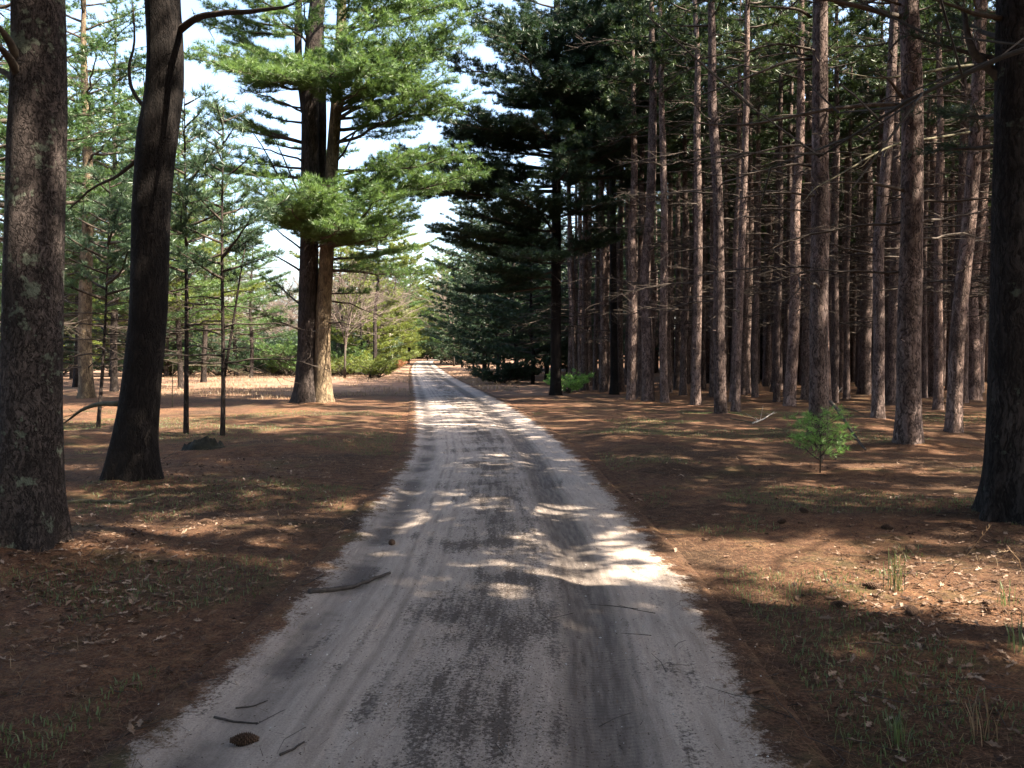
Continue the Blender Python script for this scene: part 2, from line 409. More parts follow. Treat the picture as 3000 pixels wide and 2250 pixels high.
def road_mat():
    m, nt, out, N, L = nodes('sandy_track')
    geo = N("NewGeometry"); pos = geo.outputs["Position"]
    uv = N("UVMap"); sep = N("SeparateXYZ"); L(uv.outputs[0], sep.inputs[0])
    u, v = sep.outputs["X"], sep.outputs["Y"]
    streak_v = N("CombineXYZ"); L(u, streak_v.inputs["X"]); L(math_(N, L, 'MULTIPLY', v, 0.10), streak_v.inputs["Y"])
    st = N("TexNoise", i_Scale=9.0, i_Detail=6.0, i_Roughness=0.65); L(streak_v.outputs[0], st.inputs["Vector"])
    st2 = N("TexNoise", i_Scale=30.0, i_Detail=4.0); L(streak_v.outputs[0], st2.inputs["Vector"])
    patch = N("TexNoise", i_Scale=1.3, i_Detail=5.0, i_Roughness=0.6); L(pos, patch.inputs["Vector"])
    fine = N("TexNoise", i_Scale=120.0, i_Detail=3.0, i_Roughness=0.7); L(pos, fine.inputs["Vector"])
    crumb = N("TexNoise", i_Scale=48.0, i_Detail=6.0, i_Roughness=0.8); L(pos, crumb.inputs["Vector"])
    wob = math_(N, L, 'MULTIPLY', math_(N, L, 'SUBTRACT', patch.outputs["Fac"], 0.5), 0.35)
    uu = math_(N, L, 'ADD', u, wob)
    sand = ramp(N, [(0.3, (0.235, 0.196, 0.168)), (0.55, (0.335, 0.283, 0.245)), (0.75, (0.39, 0.334, 0.29))]); L(st.outputs["Fac"], sand.inputs["Fac"])
    ff = ramp(N, [(0.3, (0.75,) * 3), (0.7, (1.2,) * 3)]); L(fine.outputs["Fac"], ff.inputs["Fac"])
    col = mixc(N, L, 1.0, sand.outputs[0], ff.outputs[0], 'MULTIPLY')
    s2 = ramp(N, [(0.3, (0.72,) * 3), (0.5, (1, 1, 1)), (0.72, (1.14,) * 3)]); L(st2.outputs["Fac"], s2.inputs["Fac"])
    col = mixc(N, L, 0.5, col, s2.outputs[0], 'MULTIPLY')
    def band(c0, hw, soft, src):
        d = math_(N, L, 'ABSOLUTE', math_(N, L, 'SUBTRACT', src, c0))
        mr = N("MapRange", interpolation_type='SMOOTHSTEP'); L(d, mr.inputs["Value"])
        mr.inputs["From Min"].default_value = hw + soft; mr.inputs["From Max"].default_value = max(hw - soft, 0)
        return mr.outputs[0]
    # two darker damp wheel tracks
    pr = ramp(N, [(0.40, (0.30,) * 3), (0.56, (1, 1, 1))]); L(patch.outputs["Fac"], pr.inputs["Fac"])
    sr = ramp(N, [(0.3, (0.55,) * 3), (0.6, (1, 1, 1))]); L(st2.outputs["Fac"], sr.inputs["Fac"])
    right = math_(N, L, 'MULTIPLY', math_(N, L, 'MULTIPLY', band(0.59, 0.17, 0.06, u), 0.9), sr.outputs[0])
    left = math_(N, L, 'MULTIPLY', math_(N, L, 'MULTIPLY', band(-1.02, 0.12, 0.10, u), 0.9), pr.outputs[0])
    col = mixc(N, L, right, col, (0.078, 0.066, 0.06))
    col = mixc(N, L, left, col, (0.085, 0.073, 0.068))
    # dark organic crumbs on the crown of the track, some in thin lines
    cs = math_(N, L, 'ADD', crumb.outputs["Fac"], math_(N, L, 'MULTIPLY', math_(N, L, 'SUBTRACT', patch.outputs["Fac"], 0.5), 0.6))
    cs = math_(N, L, 'ADD', cs, math_(N, L, 'MULTIPLY', math_(N, L, 'SUBTRACT', st.outputs["Fac"], 0.5), 0.8))
    cs = math_(N, L, 'ADD', cs, math_(N, L, 'MULTIPLY', math_(N, L, 'SUBTRACT', band(0.0, 0.36, 0.30, uu), 1.0), 0.17))
    cr = ramp(N, [(0.41, (0, 0, 0)), (0.55, (0.9,) * 3)]); L(cs, cr.inputs["Fac"])
    col = mixc(N, L, cr.outputs[0], col, (0.058, 0.047, 0.041))
    # thin dark lines left by tyre shoulders, and the cross pattern of the tread in the right track
    for c0, hw in ((-0.44, 0.012), (0.385, 0.016), (-0.70, 0.010), (0.80, 0.012), (-0.58, 0.02)):
        ln_ = math_(N, L, 'MULTIPLY', band(c0, hw, 0.02, math_(N, L, 'ADD', u, math_(N, L, 'MULTIPLY', wob, 0.25))), math_(N, L, 'MULTIPLY', sr.outputs[0], 0.55))
        col = mixc(N, L, math_(N, L, 'MULTIPLY', ln_, pr.outputs[0]), col, (0.085, 0.072, 0.066))
    wv = N("TexWave", wave_type='BANDS', bands_direction='Y', i_Scale=9.0, i_Distortion=3.5, i_Detail=2.0); wv.inputs["Detail Scale"].default_value = 2.0
    L(uv.outputs[0], wv.inputs["Vector"])
    wr = ramp(N, [(0.2, (0.80,) * 3), (0.8, (1.14,) * 3)]); L(wv.outputs["Fac"], wr.inputs["Fac"])
    col = mixc(N, L, math_(N, L, 'MULTIPLY', band(0.59, 0.17, 0.06, u), 0.4), col, mixc(N, L, 1.0, col, wr.outputs[0], 'MULTIPLY'))
    # needle litter creeping over the edges
    lc, h2, h3 = litter_color(N, L, pos)
    ed = math_(N, L, 'ABSOLUTE', u)
    e2 = math_(N, L, 'ADD', ed, math_(N, L, 'MULTIPLY', math_(N, L, 'SUBTRACT', crumb.outputs["Fac"], 0.5), 0.45))
    e2 = math_(N, L, 'ADD', e2, math_(N, L, 'MULTIPLY', wob, 1.0))
    en = N("TexNoise", i_Scale=5.0, i_Detail=5.0, i_Roughness=0.75); L(pos, en.inputs["Vector"])
    e2 = math_(N, L, 'ADD', e2, math_(N, L, 'MULTIPLY', math_(N, L, 'SUBTRACT', en.outputs["Fac"], 0.5), 0.55))
    mr = N("MapRange", interpolation_type='SMOOTHSTEP'); L(e2, mr.inputs["Value"])
    mr.inputs["From Min"].default_value = 1.19; mr.inputs["From Max"].default_value = 1.30
    col = mixc(N, L, mr.outputs[0], col, lc)
    p = N("BsdfPrincipled", i_Roughness=0.95); p.inputs["Specular IOR Level"].default_value = 0.1
    L(col, p.inputs["Base Color"])
    hh = math_(N, L, 'ADD', math_(N, L, 'MULTIPLY', st2.outputs["Fac"], 0.6), math_(N, L, 'MULTIPLY', fine.outputs["Fac"], 0.35))
    hh = math_(N, L, 'ADD', hh, math_(N, L, 'MULTIPLY', crumb.outputs["Fac"], 0.7))
    b = N("Bump", i_Strength=0.6, i_Distance=0.03); L(hh, b.inputs["Height"]); L(b.outputs[0], p.inputs["Normal"])
    L(p.outputs[0], out.inputs["Surface"])
    return m

# ------------------------------------------------------------------ ground and road
def lines(a0, lo, hi, step, a1, grow=1.12):
    v = list(np.arange(lo, hi, step)); s = step
    while v[-1] < a1: s *= grow; v.append(v[-1] + s)
    w = []; s = step; x = lo
    while x > a0: s *= grow; x -= s; w.append(x)
    return np.array(w[::-1] + v)
gx = lines(-900, -9, 9, 0.09, 900); gy = lines(-300, 1.5, 15, 0.09, 1500, 1.05)
X, Y = np.meshgrid(gx, gy, indexing='ij')
Z = gz(X, Y)
i, j = np.meshgrid(np.arange(len(gx) - 1), np.arange(len(gy) - 1), indexing='ij')
n2 = len(gy)
mb = MB()
mb.add(np.stack([X, Y, Z], -1), None, np.stack([i * n2 + j, (i + 1) * n2 + j, (i + 1) * n2 + j + 1, i * n2 + j + 1], -1))
tag(mb.build('ground', ground_mat()), 'orange brown pine needle ground on both sides of the track', 'ground', kind='structure')

rv = np.concatenate([np.arange(-6, 1.5, 0.5), np.arange(1.5, 14, 0.07), np.arange(14, 40, 0.25), np.arange(40, 215, 1.0)])
ru = np.linspace(-1.62, 1.62, 73)
U, V = np.meshgrid(ru, rv, indexing='ij')
RXX = np.interp(V, _ys, _xc) + U / 1.3 * np.interp(V, _ys, _hw)
rel = -0.030 * np.exp(-((U - 0.60) / 0.17) ** 2) - 0.026 * np.exp(-((U + 1.0) / 0.17) ** 2) + 0.012 * np.exp(-(U / 0.4) ** 2)
rel = rel + 0.03 * fbm(RXX * 1.6, V * 1.2, 4, 5) + 0.014 * fbm(U * 12, V * 1.0, 3, 6)
RZ = base_z(RXX, V) + 0.03 + rel - 0.10 * sstep(np.abs(U), 1.38, 1.62)
mb = MB()
i, j = np.meshgrid(np.arange(len(ru) - 1), np.arange(len(rv) - 1), indexing='ij')
n2 = len(rv)
q = np.stack([i * n2 + j, (i + 1) * n2 + j, (i + 1) * n2 + j + 1, i * n2 + j + 1], -1).reshape(-1, 4)
mb.add(np.stack([RXX, V, RZ], -1), None, q)
road = mb.build('road', road_mat())
uvl = road.data.uv_layers.new(name="UVMap")
uvs = np.stack([U, V], -1).reshape(-1, 2)[q.ravel()]
uvl.data.foreach_set("uv", uvs.astype(np.float32).ravel())
tag(road, 'grey sandy two track forest road with dark wheel ruts', 'road', kind='structure')
def rz(x, y):
    s = float(road_s(x, y))
    r = -0.03 * math.exp(-((s - 0.6) / 0.17) ** 2) - 0.026 * math.exp(-((s + 1.0) / 0.17) ** 2) + 0.012 * math.exp(-(s / 0.4) ** 2)
    xx = np.float64(x)
    return float(base_z(xx, y) + 0.03 + r + 0.03 * fbm(xx * 1.6, np.float64(y) * 1.2, 4, 5) + 0.014 * fbm(np.float64(s) * 12, np.float64(y), 3, 6) - 0.10 * sstep(abs(s), 1.38, 1.62))
def surf(x, y):
    return max(gzf(x, y), rz(x, y)) if abs(float(road_s(x, y))) < 1.62 else gzf(x, y)

# ------------------------------------------------------------------ growing branches
def branch(rng, L, rise=0.1, curve=0.15, bare=0.35, dens=6.0, l2f=0.42, t3=0.17, r0=None, side_amt=1.0, fill=1.0):
    """one limb along +X; returns main line, radii, twigs (P0, P1, r0), tufts (P, D)"""
    k = max(6, int(L * 3) + 3)
    t = np.linspace(0, 1, k)
    wig = np.cumsum(rng.randn(k)) * L * 0.018; wig -= wig[0]
    wz = np.cumsum(rng.randn(k)) * L * 0.012; wz -= wz[0]
    pts = np.stack([L * t, wig, L * (rise * t + curve * t * t) + wz * t], 1)
    r0 = r0 or 0.012 + 0.011 * L
    rad = r0 * (1 - t) ** 0.8 + 0.005
    TP0, TP1, TR, FP, FD = [], [], [], [], []
    n2 = max(3, int(L * dens * (1 - bare)))
    ts = bare + (1 - bare) * (np.arange(n2) + rng.rand(n2) * 0.8) / n2
    sd = 1 if rng.rand() < 0.5 else -1
    for q in range(n2):
        tt = min(ts[q], 0.99); sd = -sd
        p0 = np.array([np.interp(tt, t, pts[:, c]) for c in range(3)])
        l2 = max(0.22, L * l2f * (1 - 0.62 * tt) * rng.uniform(0.55, 1.15))
        a = sd * math.radians(rng.uniform(32, 66)) * side_amt
        sl = rise + 2 * curve * tt
        d2 = np.array([math.cos(a), math.sin(a), sl * 0.6 + rng.uniform(-0.12, 0.22)]); d2 /= np.linalg.norm(d2)
        pm = p0 + d2 * l2 * 0.5 + rng.randn(3) * 0.02
        d2b = d2 + np.array([0.25, 0, 0.12]); d2b /= np.linalg.norm(d2b)
        p1 = pm + d2b * l2 * 0.5
        TP0 += [p0, pm]; TP1 += [pm, p1]; TR += [0.004 + 0.006 * l2, 0.003 + 0.004 * l2]
        FP.append(p1); FD.append(d2b)
        n3 = max(1, int(l2 / t3))
        for e in range(n3):
            s = 0.2 + 0.8 * (e + rng.rand()) / n3
            b = p0 + (pm - p0) * s * 2 if s < 0.5 else pm + (p1 - pm) * (s - 0.5) * 2
            a3 = a + rng.choice([-1, 1]) * math.radians(rng.uniform(25, 70))
            d3 = np.array([math.cos(a3), math.sin(a3), rng.uniform(-0.1, 0.5)]); d3 /= np.linalg.norm(d3)
            l3 = rng.uniform(0.08, 0.26)
            e1 = b + d3 * l3
            TP0.append(b); TP1.append(e1); TR.append(0.0035)
            FP += [e1, b + d3 * l3 * 0.55, b + d3 * l3 * 0.15]; FD += [d3 + np.array([0, 0, 0.25]), d3 + np.array([0, 0, 0.45]), d3 * 0.5 + rng.randn(3) * 0.4 + np.array([0, 0, 0.6])]
    for e in range(int(L * 5 * fill)):
        tt = bare + (1 - bare) * rng.rand() ** 0.6
        FP.append(np.array([np.interp(tt, t, pts[:, c]) for c in range(3)])); FD.append(np.array([0.5, rng.randn() * 0.6, 0.6 + 0.3 * rng.randn()]))
    FP.append(pts[-1]); FD.append(np.array([1.0, 0, sl]))
    return pts, rad, np.array(TP0), np.array(TP1), np.array(TR), np.array(FP), np.array(FD)
def rotz(a):
    c, s = math.cos(a), math.sin(a)
    return np.array([[c, -s, 0], [s, c, 0], [0, 0, 1.0]])
def put_branch(wood, leaf, rng, org, az, b, tl=0.11, blades=12, width=0.010, spread=0.55, mat_w=0, mat_l=0, keep=1.0, sides=6):
    R = rotz(az)
    pts, rad, P0, P1, TR, FP, FD = b
    if wood is not None:
        wood.tube(pts @ R.T + org, rad, sides, mat_w)
        wood.twigs(P0 @ R.T + org, P1 @ R.T + org, TR, TR * 0.6, mat_w)
    if leaf is not None and keep > 0:
        k = rng.rand(len(FP)) < keep
        leaf.tufts(FP[k] @ R.T + org, FD[k] @ R.T, tl, blades, width, spread, rng, mat_l)
def dead_branch(wood, rng, org, az, L, rise=0.05, curve=-0.1, twig=5.0, r0=None, mat=0):
    k = max(5, int(L * 3) + 3); t = np.linspace(0, 1, k)
    R = rotz(az)
    pts = np.stack([L * t, np.cumsum(rng.randn(k)) * L * 0.03, L * (rise * t + curve * t * t) + np.cumsum(rng.randn(k)) * L * 0.015], 1)
    pts -= pts[0]
    r0 = r0 or 0.007 + 0.0055 * L
    wood.tube(pts @ R.T + org, r0 * (1 - t) ** 0.8 + 0.003, 5, mat)
    n = int(L * twig); P0, P1 = [], []
    for q in range(n):
        tt = rng.uniform(0.2, 1.0)
        p = np.array([np.interp(tt, t, pts[:, c]) for c in range(3)])
        a = rng.choice([-1, 1]) * math.radians(rng.uniform(25, 75))
        d = np.array([math.cos(a), math.sin(a), rng.uniform(-0.4, 0.45)]); l = L * rng.uniform(0.08, 0.3)
        m_ = p + d * l * 0.5; e = m_ + (d + rng.randn(3) * 0.25) * l * 0.5
        P0 += [p, m_]; P1 += [m_, e]
    if P0: wood.twigs(np.array(P0) @ R.T + org, np.array(P1) @ R.T + org, 0.0058, 0.003, mat)
def trunk(mb, line, radii, sides=20, rng=None, flare=0.35, flare_h=0.5, lump=0.05, roots=5, mat=0, rings=None, seed=0):
    """a trunk along a polyline (x, y, z) with flared roots and an uneven outline"""
    line = np.asarray(line, float); radii = np.asarray(radii, float)
    n = rings or max(14, int((line[-1, 2] - line[0, 2]) * 5))
    s = np.linspace(0, 1, n) ** 1.15
    sl = (line[:, 2] - line[0, 2]) / (line[-1, 2] - line[0, 2])
    c = np.stack([np.interp(s, sl, line[:, q]) for q in range(3)], 1)
    if n > 8:
        for q in range(2):
            c[1:-1, q] = np.convolve(np.pad(c[:, q], 2, 'edge'), np.ones(5) / 5, 'valid')[1:-1]
    r = np.interp(s, sl, radii)
    a = np.arange(sides) / sides * 2 * math.pi
    h = c[:, 2] - line[0, 2]
    A, Hh = np.meshgrid(a, h)
    rr = r[:, None] * (1 + lump * 2.4 * fbm(np.cos(A) * 1.3 + 5 + seed, Hh * 1.1 + np.sin(A) * 1.3, 4, 11 + seed))
    fl = np.exp(-np.maximum(Hh, 0) / flare_h)
    rr = rr + r[0] * flare * fl * (0.75 + 0.5 * np.cos(A * roots + seed) + 0.3 * np.cos(A * 2 + seed * 2))
    v = np.stack([c[:, 0:1] + rr * np.cos(A), c[:, 1:2] + rr * np.sin(A), np.repeat(c[:, 2:3], sides, 1)], -1)
    i, j = np.meshgrid(np.arange(n - 1), np.arange(sides), indexing='ij')
    q = np.stack([i * sides + j, i * sides + (j + 1) % sides, (i + 1) * sides + (j + 1) % sides, (i + 1) * sides + j], -1).reshape(-1, 4)
    vv = np.vstack([v.reshape(-1, 3), c[-1]])
    t = [[(n - 1) * sides + x, (n - 1) * sides + (x + 1) % sides, n * sides] for x in range(sides)]
    mb.add(vv, t, q, mat=mat)
    return lambda z: np.array([np.interp(z, c[:, 2], c[:, 0]), np.interp(z, c[:, 2], c[:, 1]), z])

# --- red pine variants (plantation)
def red_pine_proto(seed):
    rng = np.random.RandomState(100 + seed)
    H = rng.uniform(15, 17.5); zc = rng.uniform(8.8, 10.4)
    root = thing('red_pine', '', 'pine tree', (0, 0, 0))
    mb = MB()
    k = 9; zz = np.linspace(-0.15, H, k)
    wx = np.cumsum(rng.randn(k)) * 0.06; wy = np.cumsum(rng.randn(k)) * 0.06
    wx -= wx[0]; wy -= wy[0]
    prof = [0.162, 0.152, 0.142, 0.132, 0.118, 0.098, 0.072, 0.042, 0.015]
    axis = trunk(mb, np.stack([wx, wy, zz], 1), prof, 14, rng, 0.42, 0.28, 0.06, 4, seed=seed)
    for q in range(16):                                    # short broken stubs
        z = rng.uniform(1.2, zc); az = rng.rand() * 6.28; p = axis(z)
        d = np.array([math.cos(az), math.sin(az), rng.uniform(-0.1, 0.3)])
        mb.twigs([p], [p + d * rng.uniform(0.2, 0.42)], 0.013, 0.006)
    mb.build('trunk', M['bark_red'], root)
    for q in range(17):
        z = rng.uniform(2.6, zc + 1.5); az = rng.rand() * 6.28
        w = MB(); dead_branch(w, rng, axis(z), az, rng.uniform(0.7, 3.0), rng.uniform(0.0, 0.25), rng.uniform(-0.35, 0.02), 7.5)
        w.build('dead_branch', M['twig'], root)
    cr = MB()
    n = 31
    for q in range(n):
        f = q / (n - 1); z = zc + (H - 0.4 - zc) * f
        L = (1.2 * (1 - f) ** 0.7 + 0.32) * rng.uniform(0.65, 1.15)
        b = branch(rng, L, 0.05 + 0.5 * f, 0.22, 0.30, 5.0, 0.46, 0.17)
        put_branch(cr, cr, rng, axis(z), q * 2.4 + rng.rand(), b, 0.23, 14, 0.026, 0.66, 1, 0, 1.0, 4)
    cr.build('crown', [M['needle_red'], M['limb']], root)
    return root
# --- white pine variants (woods in the distance)
def white_pine_crown(cr, rng, axis, H, zlo, n, Rmax, tl, blades, width, keep=1.0, dens=5.0, bare=0.22, t3=0.17):
    for q in range(n):
        f = q / (n - 1); z = zlo + (H - zlo) * f ** 0.9
        L = (Rmax * (1 - f) ** 0.65 * (0.75 + 0.5 * min(1, f * 4)) + 0.35) * rng.uniform(0.6, 1.15)
        b = branch(rng, L, 0.02 + 0.55 * f * f, 0.16, bare, dens, 0.42, t3)
        put_branch(cr, cr, rng, axis(z), q * 2.4 + rng.rand() * 1.2, b, tl, blades, width, 0.6, 1, 0, keep, 4)
def white_pine_proto(seed, H, zlo, n, Rmax, dia, leafmat, name='white_pine', tl=0.21, blades=12, width=0.032, barkm='bark_white', keep=1.0):
    rng = np.random.RandomState(300 + seed)
    root = thing(name, '', 'pine tree', (0, 0, 0))
    mb = MB()
    k = 7; zz = np.linspace(-0.15, H, k)
    wx = np.cumsum(rng.randn(k)) * 0.012 * H; wy = np.cumsum(rng.randn(k)) * 0.012 * H
    wx -= wx[0]; wy -= wy[0]
    axis = trunk(mb, np.stack([wx, wy, zz], 1), dia / 2 * (1 - np.linspace(0, 1, k) ** 1.3) + 0.012, 10, rng, 0.3, 0.3, 0.06, 4, seed=seed)
    mb.build('trunk', M[barkm], root)
    cr = MB()
    white_pine_crown(cr, rng, axis, H * 0.985, zlo, n, Rmax, tl, blades, width, keep)
    cr.build('crown', [M[leafmat], M['limb']], root)
    return root
def bare_tree_proto(seed, H):
    rng = np.random.RandomState(500 + seed)
    root = thing('bare_tree', '', 'bare tree', (0, 0, 0))
    tr, cr = MB(), MB()
    P0, P1, R0, R1 = [], [], [], []
    def grow(p, d, l, r, lev):
        n = 3; q = p
        for s in range(n):
            d = d + rng.randn(3) * 0.13 + np.array([0, 0, 0.03]); d = d / np.linalg.norm(d)
            e = q + d * l / n
            P0.append(q); P1.append(e); R0.append(r * (1 - 0.2 * s / n)); R1.append(r * (1 - 0.2 * (s + 1) / n))
            if lev < 4 and (lev > 0 or s > 0):
                for c in range(2 if lev < 3 else 3):
                    dd = d + rng.randn(3) * 0.62; dd = dd / np.linalg.norm(dd)
                    grow(e, dd, l * rng.uniform(0.5, 0.72), r * 0.55, lev + 1)
            q = e
    tr.tube(np.array([[0, 0, -0.1], [0.02, 0, H * 0.12], [0.05, 0.03, H * 0.28]]), [0.012 * H, 0.010 * H, 0.008 * H], 8)
    for c in range(3):
        d = np.array([rng.randn() * 0.4, rng.randn() * 0.4, 1.0])
        grow(np.array([0.05, 0.03, H * (0.2 + 0.03 * c)]), d / np.linalg.norm(d), H * 0.4, 0.006 * H, 1)
    cr.twigs(P0, P1, np.maximum(R0, 0.009), np.maximum(R1, 0.008))
    tr.build('trunk', M['limb'], root)
    cr.build('crown', M['bare'], root)
    return root
def bush_proto(seed, H, R, leafmat, name='shrub', cat='shrub'):
    rng = np.random.RandomState(700 + seed)
    root = thing(name, '', cat, (0, 0, 0))
    w, lf = MB(), MB()
    for s in range(int(18 + R * 10)):
        az = rng.rand() * 6.28; ro = R * 0.45 * rng.rand()
        L = R * rng.uniform(0.5, 1.0)
        org = np.array([ro * math.cos(az), ro * math.sin(az), H * rng.uniform(0.03, 0.55)])
        b = branch(rng, L, rng.uniform(0.15, 0.6) * H / R, 0.2, 0.15, 7.0, 0.5, 0.2)
        put_branch(w, lf, rng, org, az + rng.randn() * 0.6, b, 0.14, 10, 0.024, 0.7, 0, 0, 1.0, 4)
        w.twigs([[0, 0, -0.05]], [org], 0.02, 0.012)
    w.build('stem', M['limb'], root)
    lf.build('foliage', M[leafmat], root)
    return root
LAST = [None]
def clone(proto, used, x, y, rz_, label, group=None, scale=1.0, lean=(0, 0), tr_scale=None, sink=0.0):
    o = copy_tree(proto) if proto.name in used else proto
    used.add(proto.name)
    LAST[0] = o
    o.location = (x, y, gzf(x, y) - sink)
    o.rotation_euler = (lean[0], lean[1], 0) if (lean[0] or lean[1]) else (0, 0, rz_)
    o.scale = (scale,) * 3
    o['label'] = label
    if group: o['group'] = group
    elif 'group' in o: del o['group']
    if tr_scale:
        for c in o.children:
            if c.name.startswith('trunk'): c.scale = (tr_scale, tr_scale, 1)
    return o
USED = set()

# ------------------------------------------------------------------ the pine plantation on the right
REDS = [red_pine_proto(s) for s in range(6)]
ROWS = 'straight pines of the plantation on the right'
# base pixel, width in pixels there, pixel of the trunk higher up, label
HERO = [
 (2400, 1292, 58, 2391, 0, 'dark straight pine trunk right behind the green sapling'),
 (2660, 1324, 72, 2650, 0, 'thickest pine trunk in the plantation, right of the fallen grey limb'),
 (2793, 1281, 46, 2868, 0, 'sunlit pine leaning right, last before the big dark trunk at the edge'),
 (2572, 1247, 36, 2612, 0, 'slim sunlit pine with flared foot between the sapling and the thickest trunk'),
 (2312, 1202, 35, 2330, 0, 'sunlit mottled pine trunk left of the sapling'),
 (2111, 1229, 37, 2085, 0, 'grey pine whose foot stands nearest the bright needle patch left of the sapling'),
 (2156, 1212, 26, 2190, 0, 'crooked dark pine just right of the grey foremost trunk'),
 (2038, 1197, 29, 2042, 0, 'dark reddish pine standing behind a low sunlit needle mound'),
 (1947, 1188, 26, 1935, 0, 'slim pine at the front of the rows, left of the sunlit needle mound'),
 (1898, 1187, 36, 1905, 0, 'stout dark pine at the front edge of the plantation rows'),
 (1848, 1175, 29, 1838, 0, 'pine with a bright sunlit patch low on its trunk'),
 (1769, 1152, 25, 1758, 0, 'blue grey pine trunk at the left front of the rows'),
 (1714, 1148, 22, 1705, 0, 'slender pine just right of the dark broad crowned roadside pine'),
 (1687, 1148, 16, 1655, 300, 'thin pine leaning left beside the dark roadside pine'),
 (2212, 1170, 19, 2225, 0, 'thin pine between the crooked trunk and the mottled sunlit one'),
 (2280, 1143, 27, 2268, 0, 'shaded pine half hidden behind the mottled sunlit trunk'),
 (2244, 1135, 20, 2240, 0, 'thin shaded pine left of the half hidden trunk'),
 (2362, 1152, 18, 2368, 0, 'thin pine hugging the left side of the dark trunk behind the sapling'),
 (2533, 1157, 38, 2540, 0, 'dark reddish pine left of the slim pine with the flared foot'),
 (2479, 1112, 20, 2475, 0, 'thin pine in the gap right of the sapling, beyond a tiny green seedling'),
 (2741, 1166, 36, 2720, 0, 'pine with a brightly lit upper trunk between the thickest and the leaning one'),
 (2854, 1175, 40, 2890, 0, 'dark pine behind the leaning sunlit trunk'),
 (2605, 1128, 24, 2612, 0, 'brightly sunlit pine behind the slim pine with the flared foot'),
 (2445, 1120, 16, 2450, 0, 'thin bright edged pine just right of the dark trunk behind the sapling'),
]
hero_xy, HERO_OBJ = [], []
for q, (bx, by, wpx, tx, ty, lab) in enumerate(HERO):
    x, y = ground_xy(bx, by)
    hero_xy.append((x, y))
    p1 = at(tx, ty, y)
    lean = math.atan2(p1.x - x, p1.z)
    o = clone(REDS[q % 6], USED, x, y, 0, lab, ROWS, 1.0, (0, lean), max(0.6, wpx / F * y / 0.335), 0.02)
    HERO_OBJ.append(o)
fpx = [1650, 1760, 1850, 1900, 2040, 2110, 2312, 2400, 2572, 2660, 2793, 2965, 3080]
fD = [41, 38, 33, 30, 29, 27, 28, 24, 24, 22, 22, 20, 12]
rng = np.random.RandomState(42)
fill = []
for gi in range(-4, 34):
    for gj in range(-13, 40):
        x = 4.3 + gi * 2.4 + rng.uniform(-0.75, 0.75) + 0.25 * gj * 0.1
        y = gj * 2.4 + rng.uniform(-0.85, 0.85)
        if y > 1:
            if y > 60: continue
            px, py = pix(x, y)
            if px < 1660 or x < 3.3: continue
            if px < 3040 and y < np.interp(px, fpx, fD): continue
            if y < 12 and px < 3080: continue
            if px >= 3040 and (px > 3000 + 1100 * 20 / y and x > 30): continue
            if x > 5.5 + y * 0.60 + 8: continue
            if y > 42 and px < 1760 + (y - 42) * 24: continue
        else:
            if x < 6.0 or x > 19 or y < -9: continue
        if y < 5 and abs(y - 6.9 + 0.45 * x) * 0.912 < 1.7: continue
        if 7 < x < 18 and y < 12 and abs(y - 13.4 + 0.45 * x) * 0.912 < 1.0: continue
        if any((x - a) ** 2 + (y - b) ** 2 < 1.5 ** 2 for a, b in hero_xy): continue
        if y > 45 and rng.rand() < 0.2: continue
        if y <= 1 and rng.rand() < 0.12: continue
        fill.append((x, y))
for (px, D) in [(1672, 43), (1702, 40), (1728, 44), (1745, 39), (1783, 38), (1800, 43), (1822, 37), (1862, 36), (1880, 40), (1690, 47), (1760, 46), (1835, 45)]:
    fill.append(((px - W / 2) / F * D, D))
n_main = len(fill)
for k_ in range(4000):
    if len(fill) >= n_main + 70 or len(fill) > 262: break
    y = rng.uniform(28, 56); x = y * rng.uniform(0.10, 0.60)
    px, py = pix(x, y)
    if y < np.interp(px, fpx, fD) or (y > 42 and px < 1760 + (y - 42) * 24): continue
    if any((x - a) ** 2 + (y - b) ** 2 < 1.25 ** 2 for a, b in fill + hero_xy): continue
    fill.append((x, y))
print('plantation fill', n_main, len(fill))
for q, (x, y) in enumerate(fill):
    near = y < 34
    edge = y < 12 and abs(x) < y * 1.1
    lab = 'straight bare lower trunk of a pine in the middle rows of the plantation' if near else 'slender straight pine trunk far back in the crowded plantation'
    clone(REDS[rng.randint(6)], USED, x, y, rng.rand() * 6.28, lab, 'pines in the middle rows' if near else 'pines deep in the plantation', rng.uniform(0.9, 1.1), (0, 0), rng.uniform(0.66, 1.0))
    if edge:
        for c_ in [c_ for c_ in LAST[0].children if c_.name.startswith('dead_branch')]: bpy.data.objects.remove(c_)

clone(REDS[2], USED, 4.25, 4.2, 0.4, 'pine just outside the right edge whose trunk shadow crosses the sunlit streak', 'pines in the middle rows', 1.0, (0, 0), 1.25)
for c_ in [c_ for c_ in LAST[0].children if c_.name.startswith('dead_branch')]: bpy.data.objects.remove(c_)
